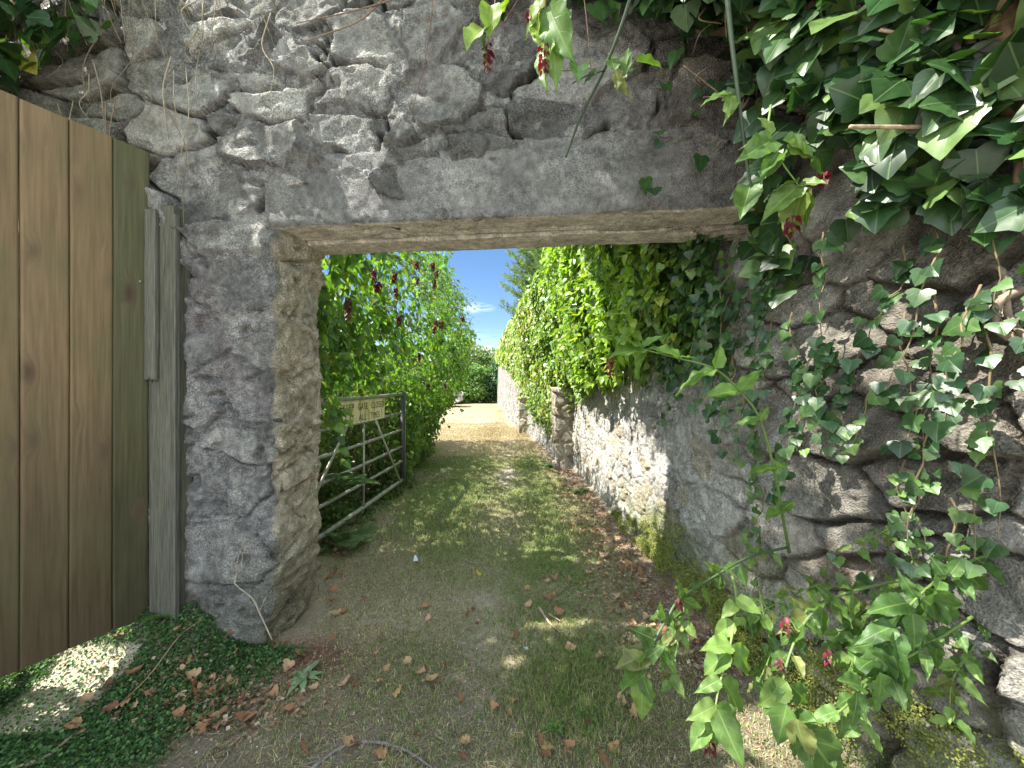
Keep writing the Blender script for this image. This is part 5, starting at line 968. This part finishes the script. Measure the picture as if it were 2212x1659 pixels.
spray('flowering_spray', 'brightly lit leafy spray hanging at the bottom centre with big pointed leaves', 'branch', [(1581, 1237, 1.18), (1590, 1290, 1.12), (1578, 1390, 1.05), (1556, 1470, 1.0), (1546, 1525, .97), (1545, 1560, .95)],
      [(1546, 1520, 1476, 1545, .96), (1548, 1520, 1625, 1600, .95), (1546, 1525, 1500, 1600, .96), (1550, 1530, 1600, 1659, .94), (1545, 1545, 1560, 1640, .94), (1530, 1560, 1480, 1610, .96), (1578, 1390, 1510, 1400, 1.03), (1580, 1392, 1640, 1480, 1.02), (1576, 1400, 1520, 1470, 1.02), (1558, 1470, 1635, 1560, 1.0), (1556, 1465, 1490, 1490, 1.0), (1590, 1290, 1640, 1330, 1.1), (1590, 1300, 1545, 1340, 1.1), (1588, 1330, 1630, 1370, 1.08), (1585, 1340, 1540, 1380, 1.08), (1582, 1240, 1560, 1220, 1.15)],
      [(1533, 1590, .95, .04, .02)], r0=.0045, r1=.0022, col=(.16, .22, .07), lcols=[(.15, .25, .06), (.18, .28, .07), (.12, .21, .05)])
spray('flowering_spray', 'shaded leafy spray at the bottom right with the largest leaf', 'branch', [(1990, 1245, 1.15), (1900, 1260, 1.12), (1800, 1290, 1.08), (1740, 1340, 1.02), (1700, 1430, .97), (1690, 1520, .92), (1720, 1590, .88)],
      [(1700, 1470, 1660, 1560, .93), (1705, 1475, 1760, 1530, .93), (1700, 1520, 1670, 1620, .9), (1725, 1560, 1815, 1665, .85), (1720, 1550, 1700, 1690, .84), (1735, 1345, 1690, 1380, 1.0), (1740, 1345, 1790, 1380, 1.0), (1800, 1290, 1850, 1340, 1.06), (1795, 1292, 1760, 1260, 1.06), (1760, 1310, 1700, 1300, 1.04)],
      [(1700, 1330, 1.0, .05, .02), (1685, 1420, .96, .03, .015)], auto=(12, .065), r0=.005, col=(.13, .19, .07))
spray('flowering_spray', 'dense dark leafy spray overlapping the big stones at the right', 'branch', [(2200, 1180, 1.1), (2120, 1200, 1.08), (2040, 1240, 1.04), (1980, 1290, 1.0), (1930, 1350, .98), (1900, 1420, .96)],
      [(1960, 1300, 1880, 1330, .98), (1990, 1290, 2090, 1420, .98), (2000, 1270, 2120, 1390, 1.0), (1970, 1320, 1990, 1420, .97), (1930, 1350, 1850, 1390, .97), (1930, 1360, 1960, 1470, .96), (1905, 1400, 1840, 1460, .95), (1905, 1410, 1920, 1530, .94), (2040, 1240, 2000, 1190, 1.02), (2050, 1240, 2100, 1190, 1.02), (1980, 1290, 1930, 1250, 1.0), (2080, 1220, 2150, 1330, 1.02)],
      [(1790, 1340 + 60, .97, .04, .016)], auto=(12, .085), r0=.005, lcols=[(.06, .13, .03), (.08, .16, .035), (.07, .14, .04)])
spray('flowering_spray', 'leafy tangle at the very bottom right over the moss', 'branch', [(2100, 1330, 1.02), (1990, 1400, .98), (1900, 1450, .95), (1830, 1520, .9), (1780, 1560, .88)], [(1940, 1430, 2000, 1560, .93), (1900, 1450, 1880, 1560, .93), (1860, 1480, 1790, 1470, .92), (1850, 1490, 1830, 1590, .9)], auto=(9, .07), r0=.004, lcols=[(.07, .14, .035), (.09, .17, .04)])
fine = [([(1990, 1180, 1.2), (1930, 1270, 1.15), (1850, 1330, 1.1), (1790, 1400, 1.06)], 'thin leafy stem crossing the stones right of the tall shoot'), ([(2130, 1290, 1.1), (2110, 1380, 1.06), (2060, 1460, 1.0), (2050, 1540, .97)], 'leafy stem hanging nearest the right edge at the bottom'),
 ([(1640, 1270, 1.2), (1650, 1330, 1.15), (1665, 1400, 1.1), (1640, 1470, 1.06)], 'small leafy stem between the lit spray and the shaded spray'), ([(1900, 1290, 1.1), (1850, 1380, 1.05), (1840, 1470, 1.0), (1860, 1560, .95)], 'leafy stem drooping in front of the low mossy stones'),
 ([(1480, 1290, 1.15), (1470, 1350, 1.1), (1440, 1400, 1.08), (1450, 1460, 1.05)], 'short leafy stem at the left end of the foreground foliage'), ([(1830, 1270, 1.2), (1770, 1260, 1.2), (1700, 1290, 1.18), (1620, 1330, 1.15)], 'slender leafy stem running level over the mossy wall foot'),
 ([(2000, 1050, 1.3), (1960, 1120, 1.25), (1900, 1150, 1.22), (1850, 1180, 1.2)], 'thin leafy stem against the shaded stones above the foreground foliage')]
for st_, lab in fine:
    spray('leafy_stem', lab, 'branch', st_, [], auto=(13, .052), r0=.003, r1=.0012, lcols=GREEN_P + [(.14, .23, .055), (.16, .25, .06)])
spray('upright_shoot', 'tall shoot curving up and left across the pale wall with toothed leaves', 'branch', [(1705, 1190, 1.5), (1690, 1110, 1.42), (1672, 1010, 1.32), (1640, 900, 1.25), (1600, 845, 1.22), (1545, 795, 1.18), (1460, 770, 1.15), (1380, 750, 1.13)],
      [(1640, 905, 1672, 858, 1.24), (1640, 905, 1580, 925, 1.24), (1598, 842, 1500, 868, 1.22), (1600, 842, 1650, 785, 1.22), (1545, 795, 1452, 842, 1.18), (1545, 793, 1572, 728, 1.18), (1470, 770, 1400, 745, 1.16), (1465, 772, 1520, 735, 1.16), (1400, 755, 1352, 812, 1.13), (1395, 752, 1310, 765, 1.13), (1385, 750, 1290, 738, 1.13), (1390, 748, 1440, 722, 1.13), (1672, 1010, 1612, 1018, 1.3), (1672, 1010, 1722, 990, 1.3), (1688, 1100, 1660, 1120, 1.38), (1690, 1100, 1730, 1080, 1.38)],
      [(1318, 770, 1.14, .06, .018)], r0=.006, r1=.002, col=(.11, .17, .05), lcols=[(.13, .23, .04), (.10, .19, .035)])
spray('hanging_cane', 'long dark green cane slanting down over the lintel with side leaflets', 'branch', [(1372, -40, .98), (1340, 60, 1.02), (1300, 160, 1.08), (1255, 250, 1.14), (1222, 338, 1.2)],
      [(1328, 150, 1315, 108, 1.05), (1330, 152, 1350, 195, 1.05), (1352, 158, 1355, 60, 1.05), (1352, 160, 1372, 140, 1.05), (1350, 160, 1330, 200, 1.05), (1372, 130, 1435, 132, 1.05), (1290, 150, 1262, 180, 1.06)], r0=.0055, r1=.0028, col=DG, twigs=[[(1305, 150, 1.07), (1270, 160, 1.06), (1235, 178, 1.05)]])
spray('hanging_cane', 'dark cane hanging straight down at the right of the lintel', 'branch', [(1568, -40, 1.0), (1580, 80, 1.02), (1598, 230, 1.04), (1610, 330, 1.06), (1628, 430, 1.08)],
      [(1575, 200, 1500, 235, 1.05), (1580, 205, 1575, 250, 1.05), (1620, 400, 1590, 470, 1.08)], r0=.007, r1=.003, col=DG)
PALE = [(.13, .20, .04), (.15, .21, .045), (.11, .18, .04), (.085, .16, .04)]
spray('flowering_spray', 'pale green hanging spray over the lintel end with a dark red flower', 'branch', [(1665, 225, 1.0), (1660, 290, .98), (1690, 350, .96), (1725, 400, .95), (1735, 440, .94)],
      [(1670, 300, 1600, 345, .97), (1668, 300, 1600, 300, .97), (1680, 325, 1640, 395, .96), (1690, 340, 1645, 430, .95), (1700, 310, 1790, 330, .96), (1690, 300, 1760, 350, .97), (1725, 400, 1650, 480, .94), (1730, 405, 1785, 505, .93), (1735, 410, 1700, 530, .93), (1728, 395, 1780, 395, .94), (1725, 390, 1660, 410, .94), (1665, 290, 1640, 250, .98)],
      [(1712, 465, .93, .045, .026), (1780, 372, .95, .035, .022)], r0=.003, r1=.0015, lcols=PALE)
spray('flowering_spray', 'trailing spray at the top centre with two red flower spikes', 'branch', [(1180, -60, 1.02), (1178, 20, 1.02), (1175, 70, 1.02), (1172, 90, 1.02)],
      [(1185, 10, 1215, 120, 1.0), (1175, -10, 1120, 85, 1.0), (1165, 20, 1140, 92, 1.02), (1185, 90, 1192, 228, 1.02), (1195, 100, 1200, 165, 1.01), (1060, 10, 1065, 80, 1.04), (1050, 70, 1058, 150, 1.03), (1215, 60, 1235, 10, 1.02), (1250, 140, 1252, 192, 1.05), (1100, 0, 1070, 55, 1.05), (1160, 60, 1185, 100, 1.03), (1045, 60, 1015, 100, 1.05)],
      [(1052, 92, 1.03, .075, .022), (1175, 92, 1.0, .078, .024), (1148, 20, 1.03, .035, .022), (1165, 15, 1.02, .035, .022)], r0=.003, r1=.0015, col=(.16, .07, .05), lcols=[(.10, .19, .04), (.13, .22, .045), (.2, .3, .04)], twigs=[[(1075, -40, 1.05), (1065, 30, 1.04), (1053, 92, 1.03)], [(1130, -20, 1.05), (1085, 50, 1.04), (1055, 95, 1.03)], [(1260, -20, 1.05), (1268, 50, 1.05), (1277, 150, 1.05)], [(1190, 150, 1.03), (1235, 150, 1.04), (1290, 145, 1.05)]])
b = Bag(); b.tube([at(940, -60, 1.45), at(925, 90, 1.5), at(900, 200, 1.55), at(882, 262, 1.6)], .0022, .0012, 5, 14, C=(.2, .12, .09)); o = b.build('hanging_twig', M_BARK); tag(o, 'thin reddish twig hanging over the stones left of the top flowers', 'twig')
b = Bag(); b.tube([at(850, -30, 1.62), at(780, 40, 1.66), at(700, 72, 1.7), at(665, 85, 1.72)], .005, .0025, 6, 14, C=(.24, .17, .13)); b.tube([at(870, -10, 1.6), at(760, 22, 1.66), at(640, 48, 1.74)], .004, .002, 6, 12, C=(.2, .14, .11)); o = b.build('hanging_twig', M_BARK); tag(o, 'pair of bare brown twigs crossing the upper left stones', 'twig')
# dry roots and threads dangling on the upper left wall
b = Bag()
for k in range(34):
    s_ = random.uniform(-1.9, .1); z1 = random.uniform(2.6, 3.5); p0 = A0 + TW * s_ + NW * .07; L = random.uniform(.15, .6); q = [p0 + [random.gauss(0, .03) * t, 0, z1 - L * t] for t in range(4)]; q = [np.array([p0[0] + random.gauss(0, .025), p0[1] + random.uniform(-.02, .02), z1 - L * t / 3]) for t in range(4)]
    b.tube(q, random.uniform(.0015, .004), .001, 5, 14, C=random.choice([(.30, .24, .17), (.22, .17, .12), (.4, .34, .25)]))
o = b.build('dead_creeper', M_BARK); tag(o, 'dry root threads clinging to the wall above the plank gate', 'creeper')

# ------------------------------------------------------------------ ivy on the wall top left, and an unseen tree added to shade and dapple the gateway
li = empty('wall_ivy', (-2.6, 2.1, 3)); tag(li, 'dark ivy clump with one yellow leaf in the top left corner above the gate', 'ivy')
b = Bag(); n = 1300; s_ = -2.9 + rs.random(n) * 2.1; zl = 3.02 + .12 * fbm(P3(s_, 0, 0), 3, 3, 951) - .62 * ss(-1.0, -1.7, s_) ; z = zl + rs.random(n) * (1.0); off = .03 + .30 * rs.random(n) * ss(-.5, -1.5, s_) + .08 * rs.random(n)
k = rs.random(n) < ss(-.55, -1.5, s_) + .10; s_, z, off = s_[k], z[k], off[k]; n = len(z)
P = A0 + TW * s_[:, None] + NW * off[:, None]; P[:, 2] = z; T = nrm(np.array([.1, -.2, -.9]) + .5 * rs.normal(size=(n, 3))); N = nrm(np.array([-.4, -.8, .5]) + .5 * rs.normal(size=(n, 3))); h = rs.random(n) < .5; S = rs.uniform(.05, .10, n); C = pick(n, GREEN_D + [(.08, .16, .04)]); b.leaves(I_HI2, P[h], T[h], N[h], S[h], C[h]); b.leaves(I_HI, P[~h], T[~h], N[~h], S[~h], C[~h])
b.leaves(I_HI2, at(60, 120, 1.95), (.5, -.2, -.8), (-.2, -1, .4), .13, (.50, .42, .08)); attach(b.build('leaves', M_IVY), li)
b = Bag()
for k in range(30): s_ = random.uniform(-1.7, -.1); q0 = A0 + TW * s_ + NW * .06 + [0, 0, 3.4]; q1 = q0 + [random.uniform(-.1, .25), -.06, -random.uniform(.2, .5)]; b.tube([q0, (q0 + q1) / 2 + [0, -.03, .03], q1], .003, .0012, 5, 8, C=(.25, .2, .1)); 
attach(b.build('stems', M_BARK), li)
tree = empty('added_shade_tree', (-4.2, .6, 0)); tag(tree, 'unseen leafy tree added left of the gate, crown shaped to dapple the gateway wall', 'tree')
b = Bag(); b.tube([(-4.2, .6, 0), (-4.1, .7, 2), (-3.7, .9, 3.4), (-3.1, 1.1, 5)], .13, .05, 10, 16, C=(.2, .15, .1)); b.tube([(-4.0, .75, 2.4), (-3.4, 1.6, 3.6), (-2.8, 1.9, 4.6)], .06, .02, 8, 12, C=(.2, .15, .1)); attach(b.build('trunk', M_BARK), tree)
n = 56000; X = rs.uniform(-3.5, -2.1, n); Y = rs.uniform(.45, 2.3, n); Zc = rs.uniform(2.6, 11.8, n)
t = -X / -SUN[0]; t = (0 - X) / (-SUN[0]); y0 = Y - SUN[1] * t; z0 = Zc - SUN[2] * t      # where this leaf's shadow crosses the middle of the lane
D = np.where(y0 > 1.90, np.where(z0 > 2.35, .95, np.where(((z0 < .85) & (y0 < 2.02)) | ((z0 < .1) & (y0 < 2.2)), .98, .16)), np.where(y0 > 1.42, .98, np.where(z0 < 1.0, .98, np.where(z0 < 1.75, .10, np.where(z0 < 3.1, .70, np.where(z0 < 4.9, .16, .8))))))
D = np.clip(D + np.where(D > .9, .0, .55) * fbm(P3(y0, z0, 0), 5.5, 3, 961), .0, .985); k = (z0 > -1.5) & (z0 < 6.2) & (rs.random(n) < -np.log(1 - D) / 10.) & ~((Y > 1.75) & (Zc < 3.2)); X, Y, Zc = X[k], Y[k], Zc[k]
k = (np.abs(X / np.maximum(Y, .01)) > 1.42) | (Y < 0) | ((Zc - EYE) / np.maximum(Y, .01) > 1.1); X, Y, Zc = X[k], Y[k], Zc[k]; n = len(X)
P = np.stack([X, Y, Zc], -1); N = nrm(np.array([-.6, 0, .8]) + .6 * rs.normal(size=(n, 3))); b = Bag(); b.leaves(L_MD, P, nrm(np.array([.4, 0, -.6]) + .7 * rs.normal(size=(n, 3))), N, rs.uniform(.07, .12, n), pick(n, GREEN_H)); n = 4200; P = np.stack([rs.uniform(-3.2, 1.9, n), rs.uniform(-1.6, 1.15, n), rs.uniform(3.9, 5.6, n)], -1); tt_ = (P[:, 0]) ; y0 = P[:, 1] + SUN[1] / SUN[0] * -P[:, 0]; z0 = P[:, 2] + SUN[2] / -SUN[0] * P[:, 0]  # second leaf batch is an unseen overhead canopy added to darken the near side
P = P[(fbm(P, .9, 3, 971) > -.12) & ~((y0 > .3) & (y0 < 1.42) & (z0 > .9) & (z0 < 4.9) & (rs.random(n) < .85))]; n = len(P)
b.leaves(L_MD, P, rs.normal(size=(n, 3)), nrm(np.array([0, 0, 1.0]) + .5 * rs.normal(size=(n, 3))), rs.uniform(.12, .19, n), pick(n, GREEN_H)); attach(b.build('crown', M_LEAFLO), tree)
